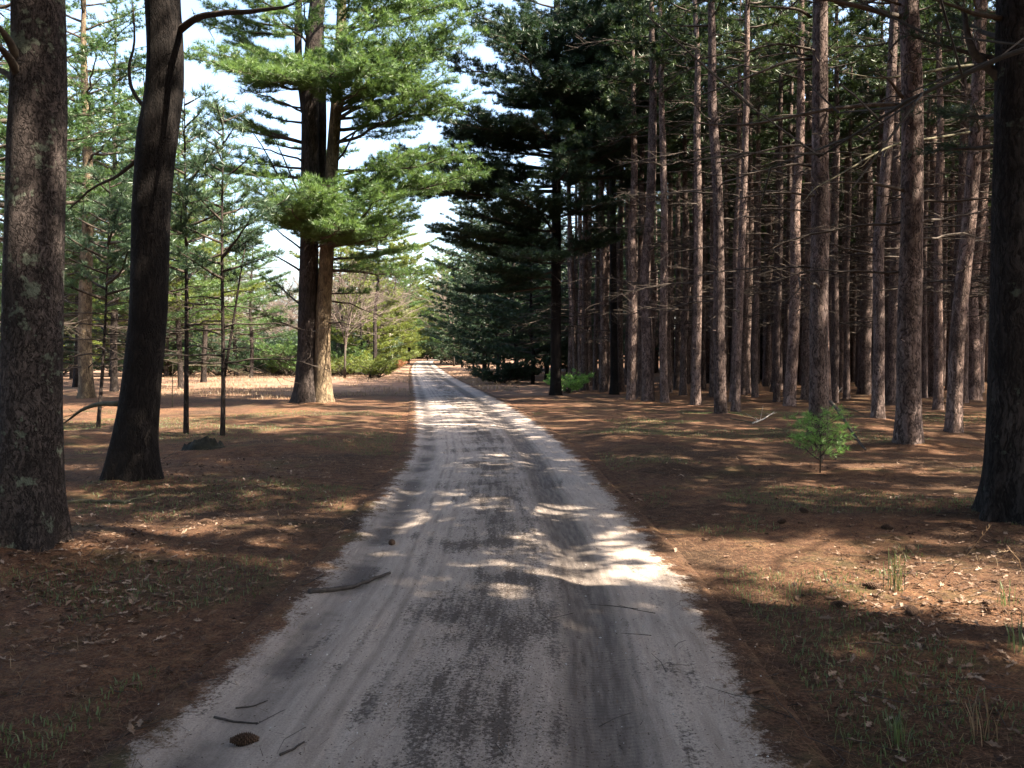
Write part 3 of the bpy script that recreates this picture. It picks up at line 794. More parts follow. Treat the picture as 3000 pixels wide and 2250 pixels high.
# long bare limbs that cross in front of the plantation, each part of its tree
def limb_px(owner, pts, D0, D1, r0, mat='twig', name='dead_branch', twig=10, seed=1):
    rng_ = np.random.RandomState(seed)
    bpy.context.view_layer.update()
    n = len(pts)
    P = np.array([at(p[0], p[1], D0 + (D1 - D0) * k / (n - 1)) for k, p in enumerate(pts)])
    t = np.linspace(0, 1, n); tt = np.linspace(0, 1, n * 5)
    C = np.stack([np.interp(tt, t, P[:, c]) for c in range(3)], 1)
    for c in range(3):
        C[1:-1, c] = np.convolve(np.pad(C[:, c], 2, 'edge'), np.ones(5) / 5, 'valid')[1:-1]
    C += np.cumsum(rng_.randn(*C.shape), 0) * r0 * 0.12 * (np.arange(len(C))[:, None] / len(C)); 
    inv = np.array(owner.matrix_world.inverted())
    loc = C @ inv[:3, :3].T + inv[:3, 3]
    w = MB(); w.tube(loc, r0 * (1 - tt) ** 0.7 + 0.004, 7)
    P0, P1 = [], []
    ln = np.linalg.norm(loc[-1] - loc[0])
    for q in range(twig):
        a = rng_.randint(3, len(loc)); d = loc[min(a, len(loc) - 1)] - loc[a - 2]; d = d / (np.linalg.norm(d) + 1e-6)
        e = d + rng_.randn(3) * 0.55; l = ln * rng_.uniform(0.05, 0.2)
        m_ = loc[a] + e * l * 0.5 if a < len(loc) else loc[-1]
        P0 += [loc[min(a, len(loc) - 1)], m_]; P1 += [m_, m_ + (e + rng_.randn(3) * 0.3) * l * 0.5]
    if P0: w.twigs(P0, P1, 0.006, 0.003)
    return w.build(name, M[mat], owner)
T6, T8, T9 = HERO_OBJ[0], HERO_OBJ[1], HERO_OBJ[2]
limb_px(T8, [(2655, 308), (2560, 305), (2430, 318), (2300, 345), (2200, 366), (2120, 368), (2020, 360)], 14.3, 13.2, 0.032, seed=1)
limb_px(T6, [(2385, 172), (2320, 175), (2240, 205), (2160, 240), (2080, 270), (2000, 292)], 16.3, 15.2, 0.030, seed=2)
limb_px(T6, [(2385, 428), (2320, 425), (2240, 440), (2140, 470), (2080, 478)], 16.3, 15.5, 0.022, seed=3)
limb_px(T6, [(2385, 490), (2330, 478), (2270, 492), (2180, 512), (2040, 512)], 16.3, 15.6, 0.020, seed=4)
limb_px(T8, [(2660, 562), (2610, 548), (2550, 538), (2460, 536), (2400, 540)], 14.3, 13.6, 0.028, seed=5)
limb_px(T8, [(2660, 300), (2630, 270), (2600, 232), (2560, 215)], 14.3, 13.8, 0.028, seed=6)
limb_px(T8, [(2650, 52), (2580, 38), (2500, 16), (2420, 4), (2360, -10)], 14.3, 13.4, 0.050, seed=7)
limb_px(T9, [(2860, 190), (2780, 198), (2700, 215), (2600, 230), (2520, 225), (2440, 205)], 16.8, 15.6, 0.026, seed=8, mat='limb_lichen')
limb_px(T9, [(2850, 385), (2740, 405), (2640, 415), (2560, 450), (2470, 505), (2390, 545), (2360, 580)], 16.8, 13.5, 0.022, seed=9, mat='limb_lichen')
limb_px(T6, [(2375, 50), (2340, 25), (2250, 20), (2180, 18)], 16.3, 15.6, 0.028, seed=10)
limb_px(T6, [(2380, 620), (2330, 615), (2280, 612), (2200, 612)], 16.3, 15.8, 0.016, seed=11)

# ------------------------------------------------------------------ white pines built one by one
def aimed(root, base, rng, A, B, curve=0.15, mat='needle', tl=0.12, blades=12, width=0.011, bare=0.3, dens=6.5, l2f=0.42, t3=0.15, keep=1.0, r0=None, spread=0.55, limbmat='limb'):
    """a live limb from point A to point B (world), with its needles as a sub-part"""
    A, B = np.array(A), np.array(B)
    h = B - A; Lh = math.hypot(h[0], h[1])
    b = branch(rng, Lh, h[2] / Lh - curve, curve, bare, dens, l2f, t3, r0)
    w, lf = MB(), MB()
    put_branch(w, lf, rng, A - base, math.atan2(h[1], h[0]), b, tl, blades, width, spread, keep=keep)
    wo = w.build('branch', M[limbmat], root)
    if lf.n: lf.build('needles', M[mat], wo)
    return wo

# the twin trunked white pine left of the road
def twin_pine():
    rng = np.random.RandomState(11)
    x, y = ground_xy(905, 1188)
    D = y; base = np.array([x, y, gzf(x, y)])
    root = thing('white_pine', 'large twin trunked white pine in sun left of the road', 'pine tree', base)
    def lp(px, py, d=D): return np.array(at(px, py, d)) - base
    la = [lp(893, 1192), lp(897, 1050), lp(903, 850), lp(908, 600), lp(908, 350), lp(915, 150), lp(935, -40), lp(960, -500), lp(965, -900)]
    la[0][2] = -0.15
    mb = MB(); ax1 = trunk(mb, la, [0.34, 0.30, 0.285, 0.28, 0.265, 0.25, 0.235, 0.15, 0.02], 26, rng, 0.55, 0.35, 0.07, 5, rings=110, seed=2)
    mb.build('trunk', M['bark_white'], root)
    lb = [lp(945, 1184, D + .1), lp(945, 1050), lp(948, 900), lp(958, 740), lp(968, 560), lp(978, 400), lp(990, 250), lp(1000, 60), lp(1010, -300), lp(1015, -600)]
    lb[0][2] = -0.15
    mb = MB(); ax2 = trunk(mb, lb, [0.30, 0.25, 0.235, 0.22, 0.2, 0.19, 0.17, 0.15, 0.09, 0.02], 22, rng, 0.4, 0.35, 0.07, 4, rings=90, seed=5)
    mb.build('trunk', M['bark_sunlit'], root)
    lc = [lp(895, 330), lp(875, 200), lp(872, 60), lp(885, -120), lp(890, -300)]
    mb = MB(); trunk(mb, lc, [0.13, 0.12, 0.11, 0.08, 0.03], 12, rng, 0.2, 0.2, 0.07, 4, seed=7)
    mb.build('trunk', M['bark_white'], root)
    ld = [lp(940, 560, D + .35), lp(945, 380, D + .35), lp(943, 200, D + .35), lp(935, 0, D + .35), lp(930, -250, D + .35)]
    mb = MB(); trunk(mb, ld, [0.14, 0.13, 0.12, 0.10, 0.04], 14, rng, 0.1, 0.2, 0.07, 4, seed=4)
    mb.build('trunk', M['bark_white'], root)
    T = [ # attach px, tip px, depth of the tip, kind
     ((900, 215), (560, 165), D - 2.0, 0.05), ((890, 240), (640, 215), D - 2.8, 0.05), ((905, 200), (700, 130), D + 1.5, 0.1), ((895, 260), (760, 235), D - 3.0, 0.1),
     ((985, 330), (1340, 70), D - 1.0, 0.18), ((985, 300), (1230, 90), D - 2.5, 0.2), ((985, 270), (1120, 60), D - 3.0, 0.2), ((990, 200), (1390, 120), D + 0.5, 0.1), ((990, 120), (1300, -20), D - 1.5, 0.1), ((985, 330), (1300, 200), D - 1.8, 0.15),
     ((985, 220), (1060, 150), D - 3.2, 0.2), ((980, 380), (1360, 340), D - 0.6, 0.1), ((980, 420), (1250, 300), D - 2.0, 0.15),
     ((975, 500), (1330, 455), D - 0.8, 0.08), ((972, 560), (1240, 480), D + 1.5, 0.1), ((970, 590), (1390, 510), D - 1.0, 0.05),
     ((905, 690), (745, 530), D - 2.6, 0.15), ((910, 700), (800, 545), D - 3.2, 0.15), ((915, 690), (870, 580), D - 3.2, 0.2), ((905, 660), (760, 600), D - 1.0, 0.1), ((920, 700), (1010, 650), D - 3.0, 0.2),
     ((955, 730), (1200, 610), D - 1.0, 0.1), ((958, 700), (1120, 600), D - 2.3, 0.15), ((955, 650), (1150, 470), D - 1.5, 0.15), ((950, 760), (1220, 720), D + 1.0, 0.1),
     ((955, 720), (1160, 690), D - 2.4, 0.1), ((955, 790), (1260, 800), D - 0.5, 0.05),
     ((890, 420), (660, 330), D + 1.5, 0.1), ((890, 520), (650, 480), D + 2.0, 0.1), ((885, 100), (610, 60), D + 1.0, 0.1), ((890, 60), (700, -30), D - 1.5, 0.1),
     ((900, 250), (850, 215), D - 3.6, 0.1), ((900, 240), (965, 185), D - 3.6, 0.1), ((900, 250), (700, 205), D - 3.5, 0.1), ((905, 700), (935, 560), D - 3.5, 0.15), ((905, 690), (830, 590), D - 3.7, 0.1), ((905, 700), (975, 640), D - 3.7, 0.1), ((985, 320), (1080, 250), D - 3.0, 0.1), ((895, 120), (800, 30), D - 2.5, 0.15), ((990, 100), (1150, -30), D - 2.0, 0.15),
     ((890, 970), (755, 905), D - 1.0, 0.1), ((890, 900), (770, 800), D + 1.0, 0.1), ((940, 860), (1090, 850), D + 1.0, 0.05),
    ]
    for (a, b, dd, cv) in T:
        low = a[1] > 780
        A = np.array(at(a[0], a[1], D)); B = np.array(at(b[0], b[1], dd))
        aimed(root, base, rng, A, B, cv, 'needle', 0.17, 15, 0.0135, 0.20, 8.0, rng.uniform(0.38, 0.56), 0.11, 0.5 if low else 0.85, spread=0.62)
        if not low and a[1] < 760:
            B2 = B + np.array([rng.randn() * 0.5, rng.uniform(-1.3, 1.3), rng.uniform(-0.1, 0.6)])
            aimed(root, base, rng, A + np.array([0, 0, rng.uniform(-0.4, 0.4)]), A + (B2 - A) * rng.uniform(0.7, 0.95), cv, 'needle', 0.17, 15, 0.0135, 0.25, 7.0, rng.uniform(0.36, 0.56), 0.12, 0.85, spread=0.62)
    for (a, b, dd) in [((890, 600), (780, 350), D - 0.5), ((890, 640), (690, 300), D + 0.5), ((895, 480), (700, 420), D - 1.5), ((980, 480), (1190, 230), D - 1.0), ((975, 620), (1150, 590), D - 1.0),
                       ((895, 740), (770, 640), D - 1), ((950, 880), (1120, 930), D), ((950, 940), (1060, 960), D - 1), ((890, 800), (740, 730), D), ((895, 330), (690, 250), D)]:
        A = np.array(at(a[0], a[1], D)); B = np.array(at(b[0], b[1], dd)); h = B - A; Lh = math.hypot(h[0], h[1])
        w = MB(); dead_branch(w, rng, A - base, math.atan2(h[1], h[0]), Lh, h[2] / Lh + 0.15, -0.15, 12, 0.035)
        w.build('dead_branch', M['twig'], root)
    cr = MB()
    for q in range(34):
        f = q / 33; z = 12.2 + 9.0 * f; a = ax1(z) if q % 2 else ax2(min(z, 17.5))
        b = branch(rng, (3.8 * (1 - f) ** 0.6 + 0.5) * rng.uniform(0.7, 1.1), 0.1 + 0.4 * f, 0.15, 0.25, 6.0, 0.45, 0.14)
        put_branch(cr, cr, rng, a, q * 2.4 + rng.rand(), b, 0.17, 14, 0.02, 0.65, 1, 0, 1.0, 4)
    for q in range(16):                                   # limbs reaching back, away from the camera
        z = rng.uniform(3.5, 12)
        b = branch(rng, rng.uniform(2.0, 3.8), 0.15, 0.15, 0.35, 5.0, 0.42, 0.2)
        put_branch(cr, cr, rng, ax1(z), math.radians(rng.uniform(20, 160)), b, 0.16, 14, 0.018, 0.65, 1, 0, 0.9, 4)
    cr.build('crown', [M['needle'], M['limb']], root)
twin_pine()

# the dark wide white pine on the right verge, and its neighbour in the first row
def dark_pine(bpx, bpy, topx, label, seed, H, tips, dia, n, zlo, Rm):
    rng = np.random.RandomState(seed)
    x, y = ground_xy(bpx, bpy); D = y; base = np.array([x, y, gzf(x, y)])
    root = thing('white_pine', label, 'pine tree', base)
    l = [np.array(at(bpx + (topx - bpx) * k / 5, bpy - bpy * k / 5, D)) - base for k in range(6)]
    l[0][2] = -0.15
    zt = l[-1][2]; l.append(l[-1] + np.array([0, 0, H - zt]))
    mb = MB(); ax = trunk(mb, l, dia / 2 * np.array([1, 0.95, 0.88, 0.8, 0.7, 0.58, 0.05]), 18, rng, 0.6, 0.3, 0.06, 5, seed=seed)
    mb.build('trunk', M['bark_shaded'], root)
    for (a, b, dd, cv) in tips:
        A, B = np.array(at(a[0], a[1], D)), np.array(at(b[0], b[1], D + dd))
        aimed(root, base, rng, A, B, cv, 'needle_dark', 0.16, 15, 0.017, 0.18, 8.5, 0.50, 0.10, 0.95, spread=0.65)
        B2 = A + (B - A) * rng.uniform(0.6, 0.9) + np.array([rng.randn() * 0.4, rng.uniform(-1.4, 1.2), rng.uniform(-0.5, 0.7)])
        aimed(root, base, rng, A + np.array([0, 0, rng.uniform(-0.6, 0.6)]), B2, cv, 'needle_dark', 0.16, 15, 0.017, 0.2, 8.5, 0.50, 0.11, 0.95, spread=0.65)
    for q in range(9):
        z = rng.uniform(1.2, 5); w = MB(); dead_branch(w, rng, ax(z), rng.rand() * 6.28, rng.uniform(1.2, 3.0), 0.1, -0.25, 7)
        w.build('dead_branch', M['twig'], root)
    cr = MB()
    for q in range(n):
        f = q / (n - 1); z = zlo + (H - zlo) * f
        L = (Rm * (1 - f) ** 0.6 + 0.5) * rng.uniform(0.7, 1.1)
        b = branch(rng, L, 0.0 + 0.45 * f, 0.12, 0.22, 6.0, 0.46, 0.13)
        put_branch(cr, cr, rng, ax(z), q * 2.4 + rng.rand(), b, 0.19, 14, 0.022, 0.68, 1, 0, 1.0, 4)
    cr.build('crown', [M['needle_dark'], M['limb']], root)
dark_pine(1628, 1166, 1632, 'dark broad crowned white pine standing alone on the right verge', 21, 18.5, [
    ((1630, 560), (1195, 545), -1.0, 0.05), ((1630, 520), (1290, 500), -2.0, 0.05), ((1630, 460), (1330, 400), -1.0, 0.1), ((1630, 420), (1370, 350), -2.5, 0.1),
    ((1630, 700), (1300, 690), -1.5, 0.08), ((1630, 680), (1400, 640), -2.5, 0.08), ((1630, 760), (1340, 720), 0.5, 0.05), ((1630, 330), (1440, 250), -2.0, 0.15), ((1630, 300), (1480, 170), -1.0, 0.15),
    ((1630, 230), (1440, 60), -1.5, 0.2), ((1630, 200), (1500, 20), -2.5, 0.2), ((1630, 640), (1480, 580), -3.2, 0.1), ((1630, 760), (1520, 730), -3.5, 0.1), ((1630, 640), (1800, 570), -2.5, 0.1),
    ((1630, 520), (1840, 440), -1.5, 0.1), ((1630, 400), (1880, 300), -1.0, 0.1), ((1630, 300), (1850, 200), -2.5, 0.1), ((1630, 560), (1700, 480), -3.4, 0.15), ((1630, 420), (1560, 340), -3.5, 0.15), ((1630, 300), (1690, 210), -3.5, 0.15),
    ((1630, 820), (1420, 800), -1.0, 0.05), ((1630, 840), (1380, 850), 1.0, 0.05), ((1630, 740), (1850, 690), -1.0, 0.1), ((1630, 160), (1760, 40), -3.0, 0.15), ((1630, 120), (1850, 20), -2.0, 0.1)],
    0.40, 30, 8.0, 5.0)
dark_pine(1800, 1160, 1790, 'dark white pine whose crown hangs over the front of the plantation rows', 22, 17.5, [
    ((1795, 380), (1560, 280), -2.0, 0.1), ((1795, 300), (1600, 160), -2.5, 0.1), ((1795, 420), (2010, 330), -2.0, 0.1), ((1795, 330), (2060, 240), -1.0, 0.1), ((1795, 250), (2020, 110), -2.0, 0.1),
    ((1795, 480), (1640, 430), -3.0, 0.1), ((1795, 250), (1740, 130), -3.5, 0.15), ((1795, 200), (1850, 60), -3.5, 0.15), ((1795, 420), (1830, 330), -3.5, 0.15), ((1795, 560), (1960, 520), -2.5, 0.1), ((1795, 200), (2080, 60), -2.5, 0.1), ((1795, 160), (1960, 10), -3.0, 0.1), ((1795, 380), (1930, 240), -3.2, 0.1), ((1795, 120), (1680, 10), -3.0, 0.1)],
    0.30, 26, 9.5, 4.2)

# foreground trunks
def fore_pine(label, seed, line_px, D, rads, barkm, H, limbs=(), live=(), ncrown=20, Rm=3.5, flare=0.35, sides=48, rings=170, zc=6.5, lump=0.06, leaf='needle', rootn=5, shade_limbs=()):
    rng = np.random.RandomState(seed)
    x, y = ground_xy(*line_px[0]); D = y; base = np.array([x, y, gzf(x, y)])
    root = thing('white_pine', label, 'pine tree', base)
    l = [np.array(at(p[0], p[1], D)) - base for p in line_px]
    l[0][2] = -0.15
    up = (l[-1] - l[-2]) / np.linalg.norm(l[-1] - l[-2]); up = up * 0.4 + np.array([0, 0, 1.0])
    l.append(l[-1] + up * (H - l[-1][2]) * 0.5); l.append(l[-1] + np.array([0, 0, (H - l[-1][2])]))
    rr = list(rads) + [rads[-1] * 0.6, 0.02]
    mb = MB(); ax = trunk(mb, l, rr, sides, rng, flare, 0.35, lump, rootn, rings=rings, seed=seed % 9)
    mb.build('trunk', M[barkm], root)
    for s, (pts, d0, d1, r0, mt, nm) in enumerate(limbs):
        limb_px(root, pts, D + d0, D + d1, r0, mt, nm, 8, seed * 10 + s)
    for (a, b, d0, dd) in live:
        aimed(root, base, rng, np.array(at(a[0], a[1], D + d0)), np.array(at(b[0], b[1], D + dd)), 0.1, leaf, 0.11, 16, 0.006, 0.35, 8.0, 0.42, 0.12, 1.0, spread=0.55)
    for A, B in shade_limbs:
        aimed(root, base, rng, np.array(A), np.array(B), 0.08, leaf, 0.15, 15, 0.02, 0.3, 8.0, 0.5, 0.10, 1.0, spread=0.68)
    cr = MB()
    for q in range(ncrown):
        f = q / (ncrown - 1); z = zc + (H - 0.5 - zc) * f
        b = branch(rng, (Rm * (1 - f) ** 0.6 + 0.5) * rng.uniform(0.7, 1.1), 0.1 + 0.4 * f, 0.15, 0.3, 7.0, 0.46, 0.12)
        put_branch(cr, cr, rng, ax(z), q * 2.4 + rng.rand(), b, 0.17, 14, 0.02, 0.66, 1, 0, 1.0, 4)
    cr.build('crown', [M[leaf], M['limb']], root)
    return root
fore_pine('massive lichen spotted pine trunk at the left edge', 31,
    [(78, 1640), (85, 1450), (90, 1200), (95, 950), (100, 700), (108, 400), (115, 150), (112, 0)], 0,
    [0.245, 0.225, 0.215, 0.21, 0.205, 0.205, 0.19, 0.185], 'bark_lichen', 16,
    [([(60, 190), (30, 130), (0, 90), (-60, 40)], -0.1, -0.5, 0.036, 'limb', 'branch'), ([(55, 225), (20, 150), (-30, 110)], -0.1, -0.6, 0.036, 'limb', 'branch'), ([(55, 250), (20, 215), (-40, 190)], -0.1, 0.3, 0.035, 'limb', 'branch')],
    flare=0.50, zc=9.0, ncrown=14)
fore_pine('dark curved pine trunk, second from the left, with an arching limb', 33,
    [(383, 1428), (392, 1300), (408, 1180), (420, 1080), (433, 950), (438, 800), (440, 650), (450, 500), (462, 380), (482, 270), (484, 130), (476, 0)], 0,
    [0.275, 0.25, 0.235, 0.225, 0.222, 0.222, 0.22, 0.225, 0.235, 0.215, 0.205, 0.20], 'bark_shaded', 15,
    [([(525, 90), (560, 62), (600, 45), (680, 38), (760, 30), (820, 15), (880, -6)], 0, -1.2, 0.043, 'limb', 'branch'),
     ([(420, 310), (402, 290), (382, 250), (380, 190), (396, 140), (398, 70), (390, -20)], 0.1, 0.6, 0.024, 'limb', 'branch'),
     ([(345, 1183), (300, 1182), (250, 1195), (215, 1220), (180, 1245)], 0.2, 0.8, 0.03, 'limb_lichen', 'dead_branch'),
     ([(400, 470), (340, 520), (270, 545), (190, 620)], 0.1, 0.9, 0.022, 'twig', 'dead_branch')],
    flare=0.36, zc=6.5, ncrown=30, Rm=4.4)
fore_pine('huge dark pine trunk at the right edge', 35,
    [(2968, 1545), (2970, 1400), (2975, 1100), (2980, 750), (2985, 400), (2988, 0)], 0,
    [0.255, 0.235, 0.225, 0.215, 0.205, 0.195], 'bark_shaded_edge', 19,
    [([(2960, 262), (2900, 205), (2845, 150), (2828, 80), (2822, 20), (2790, -20)], 0, 0.3, 0.045, 'limb', 'branch')],
    [((2960, 180), (2630, 90), 0, 0.6), ((2960, 420), (2720, 440), 0, 0.8), ((2960, 60), (2700, -10), 0, -0.2), ((2960, 330), (2760, 330), 0, 1.6), ((2960, 120), (2800, 40), 0, 1.2)],
    flare=0.60, zc=5.8, leaf='needle_dark', ncrown=46, Rm=4.8,
    shade_limbs=[((4.65, 8.0, z_), (x_, y_, z_ + 0.35)) for z_, x_, y_ in ((5.3, 4.0, 4.6), (5.8, 4.9, 4.3), (6.3, 4.3, 4.2), (6.9, 5.0, 4.1), (7.4, 4.4, 4.5))])  # unseen limbs added overhead to keep sun off the road's left half

# lit pine behind the first trunk, and saplings left of the road
def mid_pine(label, bpx, bpy, topx, dia, H, barkm, seed, ndead=34, zc=5.5, n=40, Rm=4.2, leaf='needle_mid'):
    rng = np.random.RandomState(seed)
    x, y = ground_xy(bpx, bpy); base = np.array([x, y, gzf(x, y)])
    root = thing('white_pine', label, 'pine tree', base)
    top = np.array(at(topx, 0, y)) - base
    l = np.array([top * (k / 8) * H / top[2] for k in range(9)]); l[:, 0] += np.sin(np.arange(9) * 1.3 + seed) * 0.08; l[0, 2] = -0.15
    mb = MB(); ax = trunk(mb, l, dia / 2 * (1 - np.linspace(0, 1, 9) ** 1.4 * 0.95), 18, rng, 0.45, 0.3, 0.06, 4, seed=seed % 7)
    mb.build('trunk', M[barkm], root)
    for q in range(ndead):
        z = 1.0 + (zc + 5) * rng.rand(); w = MB()
        dead_branch(w, rng, ax(z), rng.rand() * 6.28, rng.uniform(1.2, 3.8), rng.uniform(0.0, 0.35), rng.uniform(-0.3, 0.05), 16)
        w.build('dead_branch', M['limb_lichen' if q % 3 == 0 else 'twig'], root)
    cr = MB()
    for q in range(n):
        f = q / (n - 1); z = zc + (H - 0.4 - zc) * f
        b = branch(rng, (Rm * (1 - f) ** 0.6 + 0.5) * rng.uniform(0.7, 1.1), 0.05 + 0.45 * f, 0.14, 0.28, 5.5, 0.44, 0.14)
        put_branch(cr, cr, rng, ax(z), q * 2.4 + rng.rand(), b, 0.16, 14, 0.018, 0.65, 1, 0, 0.9, 4)
    cr.build('crown', [M[leaf], M['limb']], root)
mid_pine('sunlit tan pine trunk seen between the two big left trunks', 255, 1172, 250, 0.50, 17, 'bark_sunlit', 41)
mid_pine('shaded pine with many dead twigs behind the lichen spotted trunk', 20, 1150, 30, 0.36, 15, 'bark_white', 42)
mid_pine('pine with twiggy dead limbs behind the dark curved trunk', 430, 1130, 420, 0.36, 14, 'bark_white', 43, 30, 4.5)
mid_pine('thin limbed pine in the open between the saplings and the twin trunked pine', 735, 1110, 740, 0.26, 11, 'bark_white', 44, 16, 2.6, 30, 2.6)
mid_pine('pine cut by the left edge of the photo, behind the lichen spotted trunk', -130, 1240, -120, 0.4, 15, 'bark_white', 45, 24, 5)

def sapling(label, pts, D, r, seed, H, fork=None, leaf='needle_blue', z0=1.4, n=36, keep=1.0):
    rng = np.random.RandomState(seed)
    x, y = ground_xy(*pts[0]); D = y; base = np.array([x, y, gzf(x, y)])
    root = thing('pine_sapling', label, 'young pine', base)
    l = [np.array(at(p[0], p[1], D)) - base for p in pts]; l[0][2] = -0.1
    rr = np.linspace(1, 0.15, len(l)) * r
    mb = MB(); ax = trunk(mb, l, rr, 12, rng, 0.25, 0.15, 0.05, 3, seed=seed % 5)
    if fork:
        f = [np.array(at(p[0], p[1], D)) - base for p in fork]
        mb.tube(f, np.linspace(r * 0.7, 0.01, len(f)), 8)
    mb.build('trunk', M['bark_white'], root)
    zt = l[-1][2]
    for q in range(n):
        f = q / (n - 1); z = z0 + (zt - 0.1 - z0) * f
        L = (1.7 * (1 - f) ** 0.7 + 0.25) * rng.uniform(0.6, 1.15)
        A = ax(z); az = q * 2.4 + rng.rand()
        if f < 0.3:
            w = MB(); dead_branch(w, rng, A, az, L, 0.15, -0.25, 6); w.build('dead_branch', M['twig'], root)
        else:
            b = branch(rng, L, 0.1 + 0.4 * f, 0.15, 0.3, 7.0, 0.45, 0.12)
            w, lf = MB(), MB(); put_branch(w, lf, rng, A, az, b, 0.17, 15, 0.014, 0.7, keep=keep)
            wo = w.build('branch', M['twig'], root); lf.build('needles', M[leaf], wo)
sapling('slim straight sapling just right of the dark curved trunk', [(545, 1276), (546, 1100), (547, 900), (545, 700), (542, 500), (540, 270)], 17, 0.055, 51, 6)
sapling('slim forked sapling halfway between the curved trunk and the twin pine', [(652, 1282), (655, 1100), (652, 900), (650, 700), (652, 500), (655, 320)], 17, 0.050, 52, 6, [(655, 1110), (668, 1040), (690, 900), (705, 800), (722, 700)])
sapling('thin leaning sapling in front of the sunlit tan trunk', [(286, 1265), (298, 1120), (306, 1000), (312, 850), (318, 700), (322, 520)], 18, 0.042, 53, 5)

for (bp, by_, dia, H_, sd_, lab_) in [(110, 1140, 0.3, 13, 46, 'bushy pine left of the sunlit tan trunk'), (335, 1128, 0.3, 14, 47, 'bushy pine right of the sunlit tan trunk, close to the curved trunk'), (490, 1106, 0.28, 12, 48, 'pine with low green limbs behind the slim straight sapling'), (165, 1160, 0.34, 17, 49, 'tall pine just left of the sunlit tan trunk, twiggy and dark'), (338, 1150, 0.3, 17, 54, 'tall twiggy pine just left of the dark curved trunk'), (600, 1122, 0.3, 15, 55, 'tall green pine between the two saplings, farther back'), (225, 1136, 0.3, 15, 56, 'bright bushy pine just behind the sunlit tan trunk'), (425, 1146, 0.28, 14, 57, 'bright bushy pine seen right of the dark curved trunk'), (525, 1140, 0.26, 12.5, 58, 'bright bushy pine just left of the slim straight sapling'), (690, 1104, 0.3, 14, 59, 'bright bushy pine just left of the twin trunked pine, farther back')]:
    mid_pine(lab_, bp, by_, bp, dia, H_, 'bark_white', sd_, 18, 3.0, 44, 3.4, 'needle_yellow' if sd_ in (56, 58) else 'needle' if sd_ in (46, 48, 55, 57, 59) else 'needle_mid')
# ------------------------------------------------------------------ woods behind
WP = [white_pine_proto(1, 13, 1.2, 60, 3.8, 0.34, 'needle'), white_pine_proto(2, 10, 0.8, 52, 3.2, 0.26, 'needle'), white_pine_proto(3, 15, 2.5, 62, 4.2, 0.38, 'needle')]
WY = [white_pine_proto(4, 8.5, 0.9, 46, 3.0, 0.22, 'needle_yellow'), white_pine_proto(5, 6.0, 0.5, 40, 2.3, 0.16, 'needle_yellow')]
WD = [white_pine_proto(6, 10.5, 0.9, 60, 3.2, 0.24, 'needle_dark', barkm='bark_shaded'), white_pine_proto(7, 8.0, 0.6, 50, 2.7, 0.18, 'needle_dark', barkm='bark_shaded'), white_pine_proto(8, 14.5, 1.5, 70, 3.8, 0.32, 'needle_dark', barkm='bark_shaded')]
BT = [bare_tree_proto(1, 9), bare_tree_proto(2, 7), bare_tree_proto(3, 10)]
BU = [bush_proto(1, 2.4, 2.0, 'needle_blue'), bush_proto(2, 1.8, 1.7, 'needle'), bush_proto(3, 1.4, 1.3, 'needle_yellow')]
rng = np.random.RandomState(77)
def atpx(px, D): return (px - W / 2) / F * D
def row(protos, spec, label, group, smin=0.85, smax=1.15):
    for (px, D) in spec:
        clone(protos[rng.randint(len(protos))], USED, atpx(px, D), D, rng.rand() * 6.28, label, group, rng.uniform(smin, smax))
# right verge, beyond the dark pine
row(WD, [(1560, 46), (1510, 52), (1600, 54), (1455, 58), (1420, 70), (1540, 62), (1480, 75), (1390, 85), (1660, 60), (1700, 66), (1355, 100), (1430, 95)], 'dark young pine crowding the right verge beyond the broad dark pine', 'dark young pines on the right verge')
row([WD[2], WP[2]], [(1340, 128), (1320, 150), (1385, 125), (1450, 120), (1560, 90), (1640, 85)], 'tall pine on the right of the road near its far end', 'tall pines near the far end of the road')
row(WD, [(1690, 60), (1740, 66), (1790, 70), (1850, 76), (1640, 72), (1900, 82), (1600, 80)], 'dark young pine behind the left end of the plantation rows', 'dark young pines behind the plantation')
# far end of the road
row([WP[0], WP[2]], [(1180, 165), (1215, 190), (1260, 215), (1300, 200), (1130, 175), (1090, 150), (1240, 235), (1160, 150), (1200, 172), (1330, 175), (1275, 178), (1235, 182)], 'pine closing the view at the far end of the road', 'pines at the end of the road')
row(WD, [(1205, 165), (1230, 176), (1262, 178), (1285, 172), (1310, 165), (1180, 158), (1150, 168), (1335, 158), (1120, 155), (1100, 165)], 'dark bushy pine low at the far end of the road', 'dark pines at the end of the road', 0.8, 1.1)
row(BU, [(1205, 172), (1225, 180), (1248, 182), (1270, 180), (1292, 175), (1312, 168), (1180, 160), (1160, 150), (1330, 150), (1350, 140), (1372, 132), (1395, 128), (1140, 140), (1120, 130), (1340, 118), (1420, 122), (1305, 152), (1190, 145)], 'low green brush closing the far end of the road', 'brush at the end of the road', 1.3, 2.2)
o = clone(WY[1], USED, atpx(1252, 150), 150, 0.5, 'bright yellow green pine at the far end of the road', None, 1.15)
row(WY, [(1130, 120), (1165, 140), (1085, 110), (1195, 150), (1060, 125)], 'sunlit light green pine left of the far road', 'light green pines left of the far road', 1.0, 1.3)
WT = [white_pine_proto(10, 14, 7.0, 44, 3.0, 0.30, 'needle_yellow')]
row(WT, [(1098, 62), (1010, 70)], 'tall yellow green pine behind the twin trunked pine', 'yellow green pines behind the twin pine', 0.95, 1.05)
row(BT, [(1010, 58)], 'leafless tree in the tangle right of the twin trunked pine', 'leafless trees right of the twin pine', 0.75, 0.95)
row(WY, [(1080, 76), (1030, 84), (1120, 92), (985, 72), (1062, 68), (1150, 100), (1105, 84), (1172, 108)], 'light green young pine behind the tangle right of the twin pine', 'light green pines behind the tangle')
